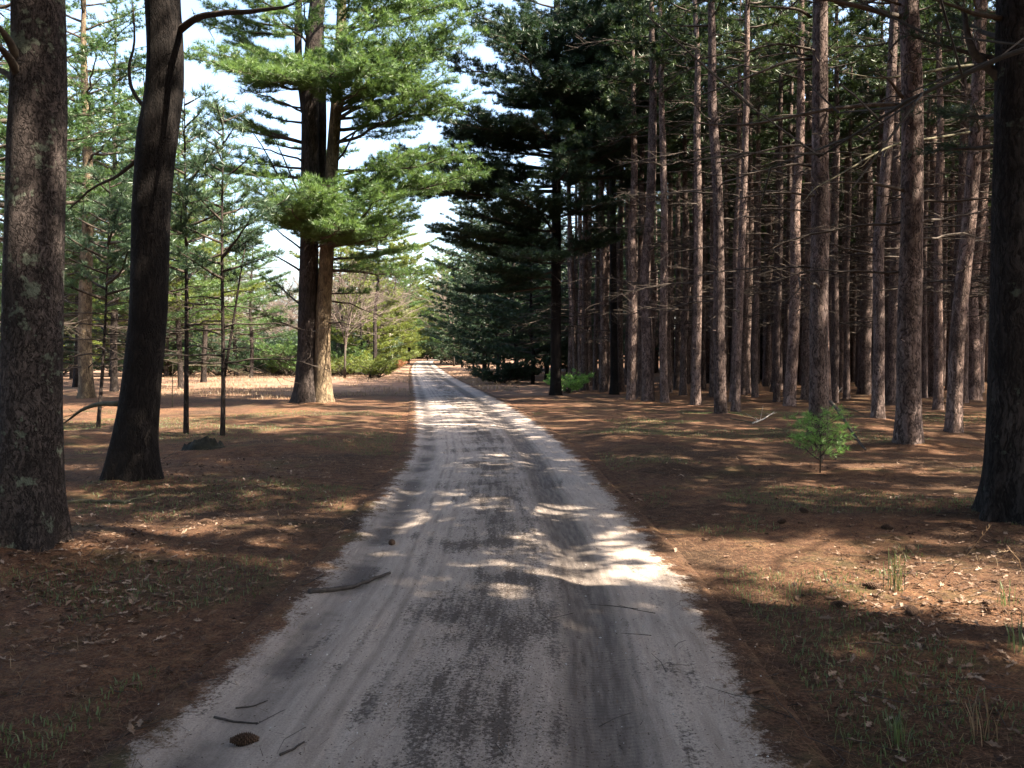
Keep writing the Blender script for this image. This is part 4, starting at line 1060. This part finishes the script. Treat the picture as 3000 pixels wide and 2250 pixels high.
# left woods beyond the clearing
row(WP, [(-80, 60), (40, 75), (160, 62), (230, 90), (330, 70), (390, 96), (520, 110), (600, 125), (700, 130), (-200, 80), (780, 105), (860, 120), (940, 100), (1000, 115), (480, 85), (90, 105), (300, 120)], 'pine in the woods beyond the left clearing', 'pines beyond the left clearing')
row(BT, [(560, 95), (620, 88), (680, 100), (740, 92), (790, 84), (850, 98), (520, 105), (1000, 90), (1060, 95), (1010, 82), (455, 100), (1330, 110), (1290, 170), (900, 88), (1040, 72), (1105, 78), (985, 70), (1120, 105), (650, 112), (760, 115), (1350, 135)], 'leafless grey pink tree in the brush beyond the clearing', 'leafless trees beyond the clearing')
SH = white_pine_proto(9, 19.5, 5.8, 84, 4.4, 0.40, 'needle_dark', barkm='bark_shaded')  # unseen pines, placed and thickened for the shade they give
for (x, y) in [(6.4, -1.5), (8.8, 9.3), (12.5, -4.2), (10.0, -3.0), (4.2, -3.4), (8.0, -7.0), (14, -5.5), (3.2, -8.0), (-3.6, -2.6), (-7.5, 1.2), (-6.2, -6.5), (-11, -2.5), (-12.5, 4.5), (-3.4, -11.5), (2.8, -13.0), (-10.5, -11), (-16, 0.5), (-9.5, 7.2), (0.5, -17), (6.5, -15), (-7, -17), (-17, -7), (-14.5, 10), (-19, 6), (11, -11)]:
    clone(SH, USED, x, y, rng.rand() * 6.28, 'tall pine beside the camera whose shade lies on the road', 'tall pines beside the camera')
row(BU[:2], [(720, 74), (780, 70), (835, 73), (870, 78), (690, 80), (990, 70), (1040, 74), (1075, 80), (600, 76), (540, 82), (480, 74), (400, 70), (1010, 66), (330, 72), (180, 66), (760, 82), (640, 64), (560, 68), (500, 63), (430, 66), (850, 64), (810, 68), (905, 70), (100, 70), (250, 74)], 'rounded green bush at the back edge of the sunny clearing', 'green bushes along the clearing', 1.0, 1.7)
row(BU[2:], [(1000, 62), (1052, 70), (1085, 58), (1130, 72), (975, 66), (1120, 84), (1158, 96), (1170, 118), (1100, 74), (1180, 130)], 'bright yellow green bush under the tangle right of the twin pine', 'yellow green bushes right of the twin pine', 0.7, 1.2)
row(WY, [(210, 56), (325, 62), (80, 58), (600, 82), (500, 90)], 'yellow green young pine in the sun behind the left trunks', 'yellow green pines behind the left trunks', 0.9, 1.2)
row(WD, [(150, 48), (370, 54), (470, 62), (20, 52)], 'dark young pine in the shade behind the left trunks', 'dark young pines behind the left trunks', 0.7, 0.95)
row(BU[2:], [(1095, 62), (1110, 58), (1055, 66), (820, 66)], 'low yellow green bush in sun left of the road', 'yellow green bushes left of the road', 0.7, 1.0)
WE = [white_pine_proto(11, 16, 2.2, 66, 3.9, 0.34, 'needle_yellow'), white_pine_proto(12, 14, 1.6, 60, 3.6, 0.3, 'needle')]
row(WE, [(1292, 126), (1338, 118), (1196, 128), (1222, 178), (1165, 112), (1262, 200), (1305, 150), (1240, 186), (1285, 182), (1180, 145)], 'tall sunlit pine arching towards the far end of the road', 'tall pines at the far end of the road', 0.95, 1.15)
rb = bush_proto(9, 1.1, 2.0, 'rust'); clone(rb, USED, atpx(1122, 92), 92, 0, 'rust brown dead brush pile beside the pale snag')
db = bush_proto(10, 1.0, 2.0, 'needle_dark'); clone(db, USED, atpx(1475, 47), 47, 1.0, 'low dark green bush on the right verge below the young pines')
db2 = bush_proto(11, 0.7, 0.8, 'needle_fresh'); clone(db2, USED, atpx(1668, 36), 36, 1.0, 'small leafy green bush right of the dark verge pine')
# bright understorey pines seen through the plantation
row([WY[1]], [(2770, 82), (2240, 80), (2470, 84), (2030, 82), (2620, 88), (1880, 84)], 'bright green understorey pine glimpsed through the plantation trunks', 'understorey pines behind the plantation', 0.9, 1.3)
row(WD, [(1800, 88), (1950, 92), (2110, 90), (2180, 95), (2330, 92), (2400, 96), (2540, 94), (2700, 92), (2850, 90), (2950, 86), (1720, 92), (3050, 84)], 'dark pine closing off the back of the plantation', 'dark pines behind the plantation')

fw = MB(); rng = np.random.RandomState(88)
for q in range(680):
    y = rng.uniform(47, 96); x = y * rng.uniform(0.10, 0.66)
    if y < 74 and x / y < 0.2: continue
    H = rng.uniform(14, 17); r = rng.uniform(0.10, 0.16); z0 = gzf(x, y)
    fw.tube([[x, y, z0 - 0.1], [x + rng.randn() * 0.15, y, z0 + H * 0.5], [x + rng.randn() * 0.2, y, z0 + H]], [r, r * 0.75, 0.02], 7, 1)
    n = 150; f = rng.rand(n) ** 0.8; a = rng.rand(n) * 6.28; rr = np.sqrt(rng.rand(n)) * (2.4 * (1 - f) + 0.4)
    P = np.stack([x + rr * np.cos(a), y + rr * np.sin(a), z0 + H * (0.45 + 0.55 * f)], 1)
    fw.tufts(P, np.stack([np.cos(a), np.sin(a), np.full(n, 0.5)], 1), 0.5, 14, 0.06, 0.8, rng, 0)
tag(fw.build('far_woods', [M['needle_red'], M['bark_red']]), 'dim mass of pine trunks closing the far side of the plantation', 'woods', kind='stuff')
# pale dead snag by the road
x, D = atpx(1147, 88), 88
mb = MB(); w = np.array([[0, 0, -0.1], [0.02, 0, 1.2], [-0.10, 0, 2.4], [-0.16, 0.02, 3.9]])
mb.tube(w, [0.20, 0.17, 0.15, 0.10], 10)
for s in range(7):
    p = w[1] + (w[3] - w[1]) * s / 7; mb.twigs([p], [p + np.array([0.5 * (-1) ** s, 0.1, 0.2])], 0.04, 0.015)
o = mb.build('dead_snag', M['pale']); o.location = (x, D, gzf(x, D)); tag(o, 'pale bare snag standing left of the far road', 'dead tree')

# ------------------------------------------------------------------ small things on the ground
def gpt(px, py, lift=0.0):
    x, y = ground_xy(px, py)
    return np.array([x, y, surf(x, y) + lift])
def stick(name, label, pts_px, r0, mat='stick', lift=None, cat='stick', twig=0, seed=0, taper=0.55, sides=8, group=None):
    rng = np.random.RandomState(seed)
    P = np.array([gpt(*p) for p in pts_px]); n = len(P)
    P[:, 2] += r0 * 0.8 if lift is None else np.array(lift)
    t = np.linspace(0, 1, n); tt = np.linspace(0, 1, n * 4)
    C = np.stack([np.interp(tt, t, P[:, c]) for c in range(3)], 1); C += rng.randn(*C.shape) * r0 * 0.10
    base = C[0].copy(); mb = MB()
    mb.tube(C - base, r0 * (1 - (1 - taper) * tt), sides)
    ln = np.linalg.norm(C[-1] - C[0])
    for q in range(twig):
        a = rng.randint(2, len(C)); d = (C[a] - C[a - 2]); d = d / np.linalg.norm(d) + rng.randn(3) * 0.6; d[2] = abs(d[2]) * 0.7
        mb.twigs([C[a] - base], [C[a] - base + d * ln * rng.uniform(0.06, 0.2)], r0 * 0.3, r0 * 0.15)
    o = mb.build(name, M[mat]); o.location = base
    return tag(o, label, cat, group)
stick('stick', 'thick broken stick lying across the left side of the road', [(905, 1752), (960, 1742), (1030, 1728), (1090, 1706), (1142, 1690)], 0.019, seed=1)
stick('twig', 'thin grey twig on the sand at the lower left of the road', [(628, 2112), (680, 2122), (755, 2130)], 0.006, seed=2, cat='twig')
stick('twig', 'short forked twig on the road at the bottom edge of the photo', [(820, 2242), (860, 2225), (892, 2203)], 0.006, seed=3, cat='twig', twig=2)
stick('twig', 'hair thin twig on the sand above the lower left twig', [(690, 2083), (740, 2078), (785, 2062)], 0.004, seed=4, cat='twig')
stick('twig', 'thin twig lying beside the end of the thick broken stick', [(885, 1730), (915, 1716), (950, 1695)], 0.005, seed=5, cat='twig')
stick('bark_strip', 'red brown strip of bark on the right road edge', [(2185, 2055), (2215, 2046), (2252, 2038)], 0.013, 'cone', seed=6, cat='bark')
stick('fallen_branch', 'pale crooked fallen branch beside the foot of the curved trunk', [(165, 1492), (230, 1478), (300, 1480), (370, 1482), (420, 1470), (452, 1460)], 0.022, 'limb_lichen', seed=7, cat='branch', twig=6)
stick('fallen_branch', 'dark fallen limb propped against the trunk behind the sapling', [(2432, 1268), (2465, 1290), (2500, 1315), (2535, 1335)], 0.035, 'twig', lift=[0.55, 0.36, 0.18, 0.03], seed=8, cat='branch', twig=4)
stick('fallen_branch', 'pale branching stick in the sunny needles left of the sapling', [(2205, 1250), (2235, 1240), (2268, 1222)], 0.02, 'pale', lift=[0.02, 0.03, 0.05], seed=9, cat='branch', twig=6)
stick('fallen_branch', 'thin branch flat on the needles between the plantation and the right verge', [(2140, 1237), (2190, 1243), (2220, 1250)], 0.014, 'limb_lichen', seed=10, cat='branch', twig=5)
stick('fallen_branch', 'bleached stick lying right of the dark trunk behind the sapling', [(2440, 1170), (2455, 1160), (2470, 1150)], 0.02, 'pale', lift=[0.02, 0.1, 0.25], seed=11, cat='branch', twig=2)
stick('fallen_branch', 'grey stick in the needles between the flared pine and the sapling', [(2470, 1205), (2500, 1212), (2530, 1225)], 0.016, 'limb_lichen', seed=12, cat='branch', twig=3)
stick('dead_sapling', 'bleached broken sapling stem standing left of the slim straight sapling', [(505, 1195), (506, 1195), (508, 1195)], 0.016, 'limb_lichen', lift=[0, 0.7, 1.35], seed=13, cat='dead sapling')
stick('twig', 'curved grey twig in the leaf litter below the curved trunk', [(480, 1350), (520, 1335), (570, 1320)], 0.008, 'twig', seed=14, cat='twig', twig=3)

# dark mossy stump
rng = np.random.RandomState(5)
c = gpt(600, 1330); mb = MB()
nn, ss = 12, 22
A, Rr = np.meshgrid(np.arange(ss) / ss * 2 * math.pi, np.linspace(0, 1, nn))
rad = 0.36 * Rr * (1 + 0.35 * fbm(np.cos(A) * 2, np.sin(A) * 2, 3, 2))
hh = 0.17 * (1 - Rr ** 3) * (0.7 + 2.2 * fbm(np.cos(A) * Rr * 4 + 3, np.sin(A) * Rr * 4, 5, 8) + 0.3) - 0.05
v = np.stack([rad * np.cos(A) * 1.1, rad * np.sin(A) * 0.7, hh], -1)
i, j = np.meshgrid(np.arange(nn - 1), np.arange(ss), indexing='ij')
mb.add(v, None, np.stack([i * ss + j, (i + 1) * ss + j, (i + 1) * ss + (j + 1) % ss, i * ss + (j + 1) % ss], -1))
o = mb.build('rotten_stump', M['moss']); o.location = c; tag(o, 'low dark mossy rotten stump right of the curved trunk', 'stump')

# green sapling in the needles on the right
def little_pine(label, px, py, h, seed, n=16, Lm=0.42, name='pine_seedling'):
    rng = np.random.RandomState(seed)
    b = gpt(px, py); root = thing(name, label, 'young pine', b)
    mb = MB(); mb.tube([[0, 0, -0.03], [0.01, 0, h * 0.5], [-0.02, 0.01, h * 0.95]], [0.012, 0.009, 0.004], 8)
    mb.build('stem', M['limb'], root)
    for q in range(n):
        f = q / (n - 1); z = h * (0.18 + 0.74 * f)
        bb = branch(rng, (Lm * (1 - f) ** 0.7 + 0.10) * rng.uniform(0.6, 1.2), 0.45, 0.35, 0.35, 13.0, 0.4, 0.08, 0.006)
        w, lf = MB(), MB(); put_branch(w, lf, rng, np.array([0, 0, z]), q * 2.4 + rng.rand(), bb, 0.085, 13, 0.005, 0.6)
        wo = w.build('branch', M['limb'], root); lf.build('needles', M['needle_fresh'], wo)
little_pine('bright green knee high pine sapling on the needles right of the road', 2402, 1396, 0.70, 61, 12, 0.13)
little_pine('tiny green seedling far behind the sapling, right of the dark trunk', 2462, 1118, 0.9, 62, 10, 0.5)

# pine cones
cone = MB(); rngc = np.random.RandomState(9)
for k in range(13):
    f = k / 12; r = 0.021 * math.sin(math.pi * (0.12 + 0.80 * f)) + 0.004
    for s in range(8):
        a = s / 8 * 2 * math.pi + k * 0.39
        p = np.array([0.10 * f - 0.05, 0.5 * r * math.cos(a), 0.5 * r * math.sin(a)])
        tip = np.array([0.10 * f - 0.05 + 0.006, 1.25 * r * math.cos(a), 1.25 * r * math.sin(a)])
        sd = np.array([0, -math.sin(a), math.cos(a)]) * r * 0.45
        cone.add([p - sd * 0.6, p + sd * 0.6, tip + sd, tip - sd, (p + tip) / 2 + np.array([0.010, 0, 0])], [[0, 1, 4], [1, 2, 4], [2, 3, 4], [3, 0, 4]], [[0, 3, 2, 1]])
cone.tube(np.array([[-0.055, 0, 0], [0.05, 0, 0]]), [0.012, 0.006], 8)
c0 = cone.build('pine_cone', M['cone'])
spots = [(715, 2190, 'flattened brown pine cone on the sand at the lower left of the road', 1.0), (1148, 1600, 'dark pine cone on the road above the thick broken stick', 0.9), (603, 1545, 'dark pine cone in the needles left of the road', 1.0),
         (2355, 1527, 'pine cone in shade right of the road, uppermost of the right cones', 1.0), (2290, 1552, 'pine cone on the shaded needles left of the other right cones', 0.9), (2600, 1566, 'pine cone beside the small sunlit patch on the right floor', 1.0), (2668, 1625, 'pine cone just above the long sunlit streak on the right', 1.1),
         (2552, 1742, 'pine cone at the shadow edge below the green grass tuft', 1.0), (2672, 1812, 'dark pine cone in the leaf litter at the lower right', 1.1), (2460, 1792, 'pine cone on shaded needles right of the road, left of the leaf litter', 0.9)]
for q, (px, py, lab, s) in enumerate(spots):
    o = c0 if q == 0 else c0.copy()
    if q: sc.collection.objects.link(o)
    p = gpt(px, py); o.location = (p[0], p[1], p[2] + 0.018 * s); o.rotation_euler = (0.3 * q, 0.05, q * 1.7 if q else 0.2); o.scale = (s,) * 3
    tag(o, lab, 'pine cone', 'fallen pine cones')

# fallen needles, leaves, grass, pebbles
rng = np.random.RandomState(123)
def scatter(n, xr, yr, keep):
    y = yr[0] + (yr[1] - yr[0]) * rng.rand(n) ** 1.5
    x = xr[0] + (xr[1] - xr[0]) * rng.rand(n)
    k = keep(x, y); return x[k], y[k]
def surf_v(x, y):
    s = road_s(x, y); rr = base_z(x, y) + 0.03 - 0.03 * np.exp(-((s - 0.6) / 0.17) ** 2) - 0.026 * np.exp(-((s + 1.0) / 0.17) ** 2) + 0.012 * np.exp(-(s / 0.4) ** 2)
    rr = rr + 0.03 * fbm(x * 1.6, y * 1.2, 4, 5) + 0.014 * fbm(s * 12, y * 1.0, 3, 6) - 0.10 * sstep(np.abs(s), 1.38, 1.62)
    return np.where(np.abs(s) < 1.62, np.maximum(gz(x, y), rr), gz(x, y))
infr = lambda x, y: np.abs(x) < y * 0.62 + 0.6
x, y = scatter(520000, (-11, 11), (2.6, 17), lambda x, y: infr(x, y) & ((np.abs(road_s(x, y)) + 0.35 * (rng.rand(len(x)) - 0.5) > 1.31) | (rng.rand(len(x)) < 0.012)) & (fbm(x * 0.8, y * 0.8, 3, 4) + 0.35 * rng.rand(len(x)) > 0.02))
N_ = len(x); a = rng.rand(N_) * 6.28; ln = rng.uniform(0.05, 0.13, N_); wd = 0.0022 + 0.0005 * y * 0.3
d = np.stack([np.cos(a), np.sin(a), rng.randn(N_) * 0.13], 1) * ln[:, None]; sd = np.stack([-np.sin(a), np.cos(a), np.zeros(N_)], 1) * wd[:, None]
p = np.stack([x, y, surf_v(x, y) + rng.uniform(0.003, 0.016, N_)], 1)
mb = MB(); mb.add(np.stack([p - sd / 2, p + sd / 2, p + d], 1), np.arange(N_ * 3).reshape(-1, 3), None, np.repeat(rng.rand(N_), 3))
tag(mb.build('pine_needle_litter', M['litter'], smooth=False), 'fallen orange brown pine needles strewn over the forest floor', 'needle litter', kind='stuff')
print('needles', N_)
def leaf_keep(x, y):
    px = W / 2 + F * x / y; py = HORIZON + EYE * F / y
    l = np.exp(-(((px - 260) / 330) ** 2 + ((py - 1760) / 190) ** 2)); r = np.exp(-(((px - 2800) / 330) ** 2 + ((py - 1830) / 260) ** 2)); u = 0.25 * np.exp(-(((px - 700) / 300) ** 2 + ((py - 1500) / 160) ** 2))
    return infr(x, y) & (np.abs(road_s(x, y)) > 1.3) & (rng.rand(len(x)) < 0.9 * l + 0.65 * r + u + 0.04)
x, y = scatter(60000, (-8, 8), (2.6, 13), leaf_keep)
out_ = np.array([[-1, 0], [-.55, .22], [-.4, .12], [-.1, .42], [.05, .2], [.4, .45], [.5, .2], [.95, .1], [.95, -.1], [.5, -.22], [.4, -.42], [.05, -.2], [-.1, -.4], [-.4, -.14], [-.55, -.2]])
mb = MB(); K = len(out_)
for q in range(len(x)):
    s = rng.uniform(0.016, 0.042); a = rng.rand() * 6.28; R = rotz(a)
    tilt = rng.randn(2) * 0.22
    o3 = np.column_stack([out_ * s, 0.35 * s * (out_[:, 1] ** 2) * 2 + out_[:, 0] * s * tilt[0] + out_[:, 1] * s * tilt[1] + rng.randn(K) * s * 0.10])
    o3 = np.vstack([o3, [0, 0, 0]]) @ R.T + np.array([x[q], y[q], 0])
    zz = surf_v(x[q:q + 1], y[q:q + 1])[0] + 0.007 + 0.16 * s
    o3[:, 2] += zz
    mb.add(o3, [[k, (k + 1) % K, K] for k in range(K)], None, rng.rand())
tag(mb.build('leaf_litter', M['leaf'], smooth=False), 'curled dry brown oak leaves lying among the needles', 'leaf litter', kind='stuff')
x, y = scatter(2600, (-11, 11), (3, 20), lambda x, y: infr(x, y) & ((np.abs(road_s(x, y)) > 1.35) | (rng.rand(len(x)) < 0.12)))
N_ = len(x); a = rng.rand(N_) * 6.28; ln = rng.uniform(0.06, 0.38, N_); z_ = surf_v(x, y) + 0.008
P0 = np.stack([x, y, z_], 1); d = np.stack([np.cos(a), np.sin(a), rng.uniform(0.0, 0.12, N_)], 1)
P1 = P0 + d * ln[:, None] * 0.5; a2 = a + rng.randn(N_) * 0.4; P2 = P1 + np.stack([np.cos(a2), np.sin(a2), rng.uniform(-0.05, 0.1, N_)], 1) * ln[:, None] * 0.5
r_ = 0.0016 + 0.006 * ln * rng.rand(N_); mb = MB(); mb.twigs(P0, P1, r_, r_ * 0.8); mb.twigs(P1, P2, r_ * 0.8, r_ * 0.4)
tag(mb.build('twig_litter', M['stick']), 'small broken grey twigs strewn over needles and road edge', 'twig litter', kind='stuff')
def blades(x, y, hmin, hmax, w, lean, name, mat, label):
    n = len(x); a = rng.rand(n) * 6.28; h = rng.uniform(hmin, hmax, n)
    z = surf_v(x, y) - 0.005; p0 = np.stack([x, y, z], 1)
    d = np.stack([np.cos(a), np.sin(a), np.zeros(n)], 1); sd = np.stack([-np.sin(a), np.cos(a), np.zeros(n)], 1) * w / 2
    le = lean * rng.uniform(0.3, 1.3, n)[:, None]
    p1 = p0 + d * h[:, None] * 0.25 * le + np.array([0, 0, 1]) * h[:, None] * 0.55
    p2 = p0 + d * h[:, None] * 0.8 * le + np.array([0, 0, 1]) * h[:, None] * (1 - 0.25 * le)
    v = np.stack([p0 - sd, p0 + sd, p1 - sd * .8, p1 + sd * .8, p2], 1).reshape(-1, 3)
    b = np.arange(n)[:, None] * 5
    mb = MB(); mb.add(v, b + np.array([[2, 3, 4]]), b + np.array([[0, 1, 3, 2]]), np.repeat(rng.rand(n), 5))
    tag(mb.build(name, M[mat], smooth=False), label, 'grass', kind='stuff')
gk = lambda x, y: infr(x, y) & (np.abs(road_s(x, y)) > 1.6) & (fbm(x * 0.55, y * 0.55, 4, 21) > 0.06)
x, y = scatter(260000, (-12, 12), (3, 24), gk)
blades(x, y, 0.02, 0.055, 0.006, 0.8, 'grass', 'grass', 'short green grass and moss sprouting in patches on the forest floor')
x, y = scatter(8000, (-12, 12), (3, 24), lambda x, y: infr(x, y) & (np.abs(road_s(x, y)) > 1.5) & (fbm(x * 0.7, y * 0.7, 4, 31) > 0.07))
blades(x, y, 0.03, 0.11, 0.0035, 1.2, 'dry_grass', 'dry', 'thin straw coloured dry grass bent over the needles')
# dry grass of the clearing beyond the twin pine
y = rng.uniform(30, 84, 26000); x = rng.uniform(-0.45, 0.01, 26000) * y
k = (np.abs(road_s(x, y)) > 1.4) & (fbm(x * 0.3, y * 0.3, 3, 41) + 0.006 * (y - 30) > 0.02)
blades(x[k], y[k], 0.06, 0.22, 0.014, 0.9, 'clearing_grass', 'dry', 'pale dry grass covering the sunny clearing left of the road')
def tuft(px, py, n, h, label, mat, seed):
    r = np.random.RandomState(seed); p = gpt(px, py); mb = MB()
    for q in range(n):
        a = r.rand() * 6.28; hh = h * r.uniform(0.5, 1.1); le = r.uniform(0.15, 0.7); d = np.array([math.cos(a), math.sin(a), 0]); o_ = np.array([r.randn() * 0.03, r.randn() * 0.03, 0])
        sd = np.array([-math.sin(a), math.cos(a), 0]) * 0.0022
        q1 = o_ + d * hh * 0.2 * le + np.array([0, 0, hh * 0.5]); q2 = o_ + d * hh * 0.6 * le + np.array([0, 0, hh * 0.9]); q3 = o_ + d * hh * le + np.array([0, 0, hh * (1 - 0.3 * le)])
        mb.add([o_ - sd, o_ + sd, q1 + sd, q1 - sd, q2 + sd * .7, q2 - sd * .7, q3], [[5, 4, 6]], [[0, 1, 2, 3], [3, 2, 4, 5]], r.rand())
    o = mb.build('grass_tuft', M[mat], smooth=False); o.location = p
    tag(o, label, 'grass tuft', 'grass tufts on the right floor')
tuft(2625, 1745, 26, 0.28, 'upright green grass tuft in the sunlit streak on the right', 'grass', 1)
tuft(2985, 1930, 24, 0.2, 'green grass tuft at the right edge of the photo', 'grass', 2)
tuft(2630, 2190, 22, 0.16, 'green grass tuft near the bottom right corner', 'grass', 3)
tuft(2455, 2180, 10, 0.10, 'small grass tuft between the road and the bottom right tuft', 'grass', 4)
tuft(2940, 1790, 14, 0.16, 'green grass blades in the sunlit leaves at the right edge', 'grass', 5)
tuft(2330, 1760, 9, 0.12, 'few grass blades in shade just right of the road', 'grass', 6)
tuft(2880, 2180, 14, 0.2, 'straw coloured grass tuft at the bottom right corner', 'dry', 7)
def stalk(label, pts, lifts, r, seed):
    P = np.array([np.array(at(p[0], p[1], d)) for p, d in pts]); base = gpt(*pts[0][0]); P[0] = base
    t = np.linspace(0, 1, len(P)); tt = np.linspace(0, 1, 16); C = np.stack([np.interp(tt, t, P[:, c]) for c in range(3)], 1)
    mb = MB(); mb.tube(C - base, r * (1 - 0.6 * tt), 5)
    rg = np.random.RandomState(seed)
    for q in range(9, 16):
        for s in range(3): mb.twigs([C[q] - base], [C[q] - base + rg.randn(3) * 0.012 + (C[q] - C[q - 1]) * 0.5], 0.0018, 0.001)
    o = mb.build('grass_stalk', M['dry']); o.location = base; tag(o, label, 'grass stalk', 'dry grass stalks on the right floor')
stalk('long yellow dry grass stalk slanting up to the right edge trunk', [((2775, 1690), 6.25), ((2830, 1630), 6.2), ((2898, 1545), 6.15)], 0, 0.004, 1)
stalk('curled dry grass stalk drooping at the right edge of the photo', [((2995, 1690), 6.2), ((2985, 1640), 6.2), ((2960, 1612), 6.2), ((2925, 1618), 6.2)], 0, 0.004, 2)
stalk('short pale grass stalk rising from the green tuft in the sunlit streak', [((2632, 1745), 5.75), ((2634, 1680), 5.75), ((2636, 1628), 5.75)], 0, 0.0035, 3)
stalk('thin dry stalk leaning over the sunlit leaves on the right', [((2668, 1735), 5.8), ((2705, 1700), 5.8), ((2745, 1655), 5.8)], 0, 0.003, 4)
# pebbles and dark crumbs on the road
def bits(n, smin, smax, name, mat, label, keep, flat=0.6):
    x, y = scatter(n, (-2.5, 3.5), (2.8, 20), keep)
    mb = MB(); m_ = len(x); z = surf_v(x, y); s = rng.uniform(smin, smax, m_)
    oc = np.array([[1, 0, 0], [0, 1, 0], [-1, 0, 0], [0, -1, 0], [0, 0, flat], [0, 0, -flat]])
    v = oc[None] * s[:, None, None] * rng.uniform(0.5, 1.4, (m_, 6, 1)); a = rng.rand(m_) * 6.28
    c, s_ = np.cos(a)[:, None], np.sin(a)[:, None]
    v = np.stack([v[..., 0] * c - v[..., 1] * s_ * 0.6 + x[:, None], v[..., 0] * s_ + v[..., 1] * c * 0.6 + y[:, None], v[..., 2] + (z + s * 0.3)[:, None]], -1)
    fc = np.array([[0, 1, 4], [1, 2, 4], [2, 3, 4], [3, 0, 4], [1, 0, 5], [2, 1, 5], [3, 2, 5], [0, 3, 5]])
    mb.add(v, (np.arange(m_)[:, None, None] * 6 + fc[None]).reshape(-1, 3), None, np.repeat(rng.rand(m_), 6))
    tag(mb.build(name, M[mat], smooth=False), label, 'road debris', kind='stuff')
bits(900, 0.003, 0.008, 'gravel', 'pebble', 'tiny pale pebbles scattered on the sandy road', lambda x, y: np.abs(road_s(x, y)) < 1.5)
bits(130000, 0.002, 0.0062, 'dark_crumb_litter', 'debris', 'dark crumbs of bark and needles along the middle of the road', lambda x, y: (np.abs(road_s(x, y)) < 1.35) & (np.exp(-(road_s(x, y) / 0.38) ** 2) * (0.35 + 2.5 * np.clip(fbm(x * 1.5, y * 0.9, 4, 51) + 0.1, 0, 1)) + 0.075 > rng.rand(len(x))), 0.35)
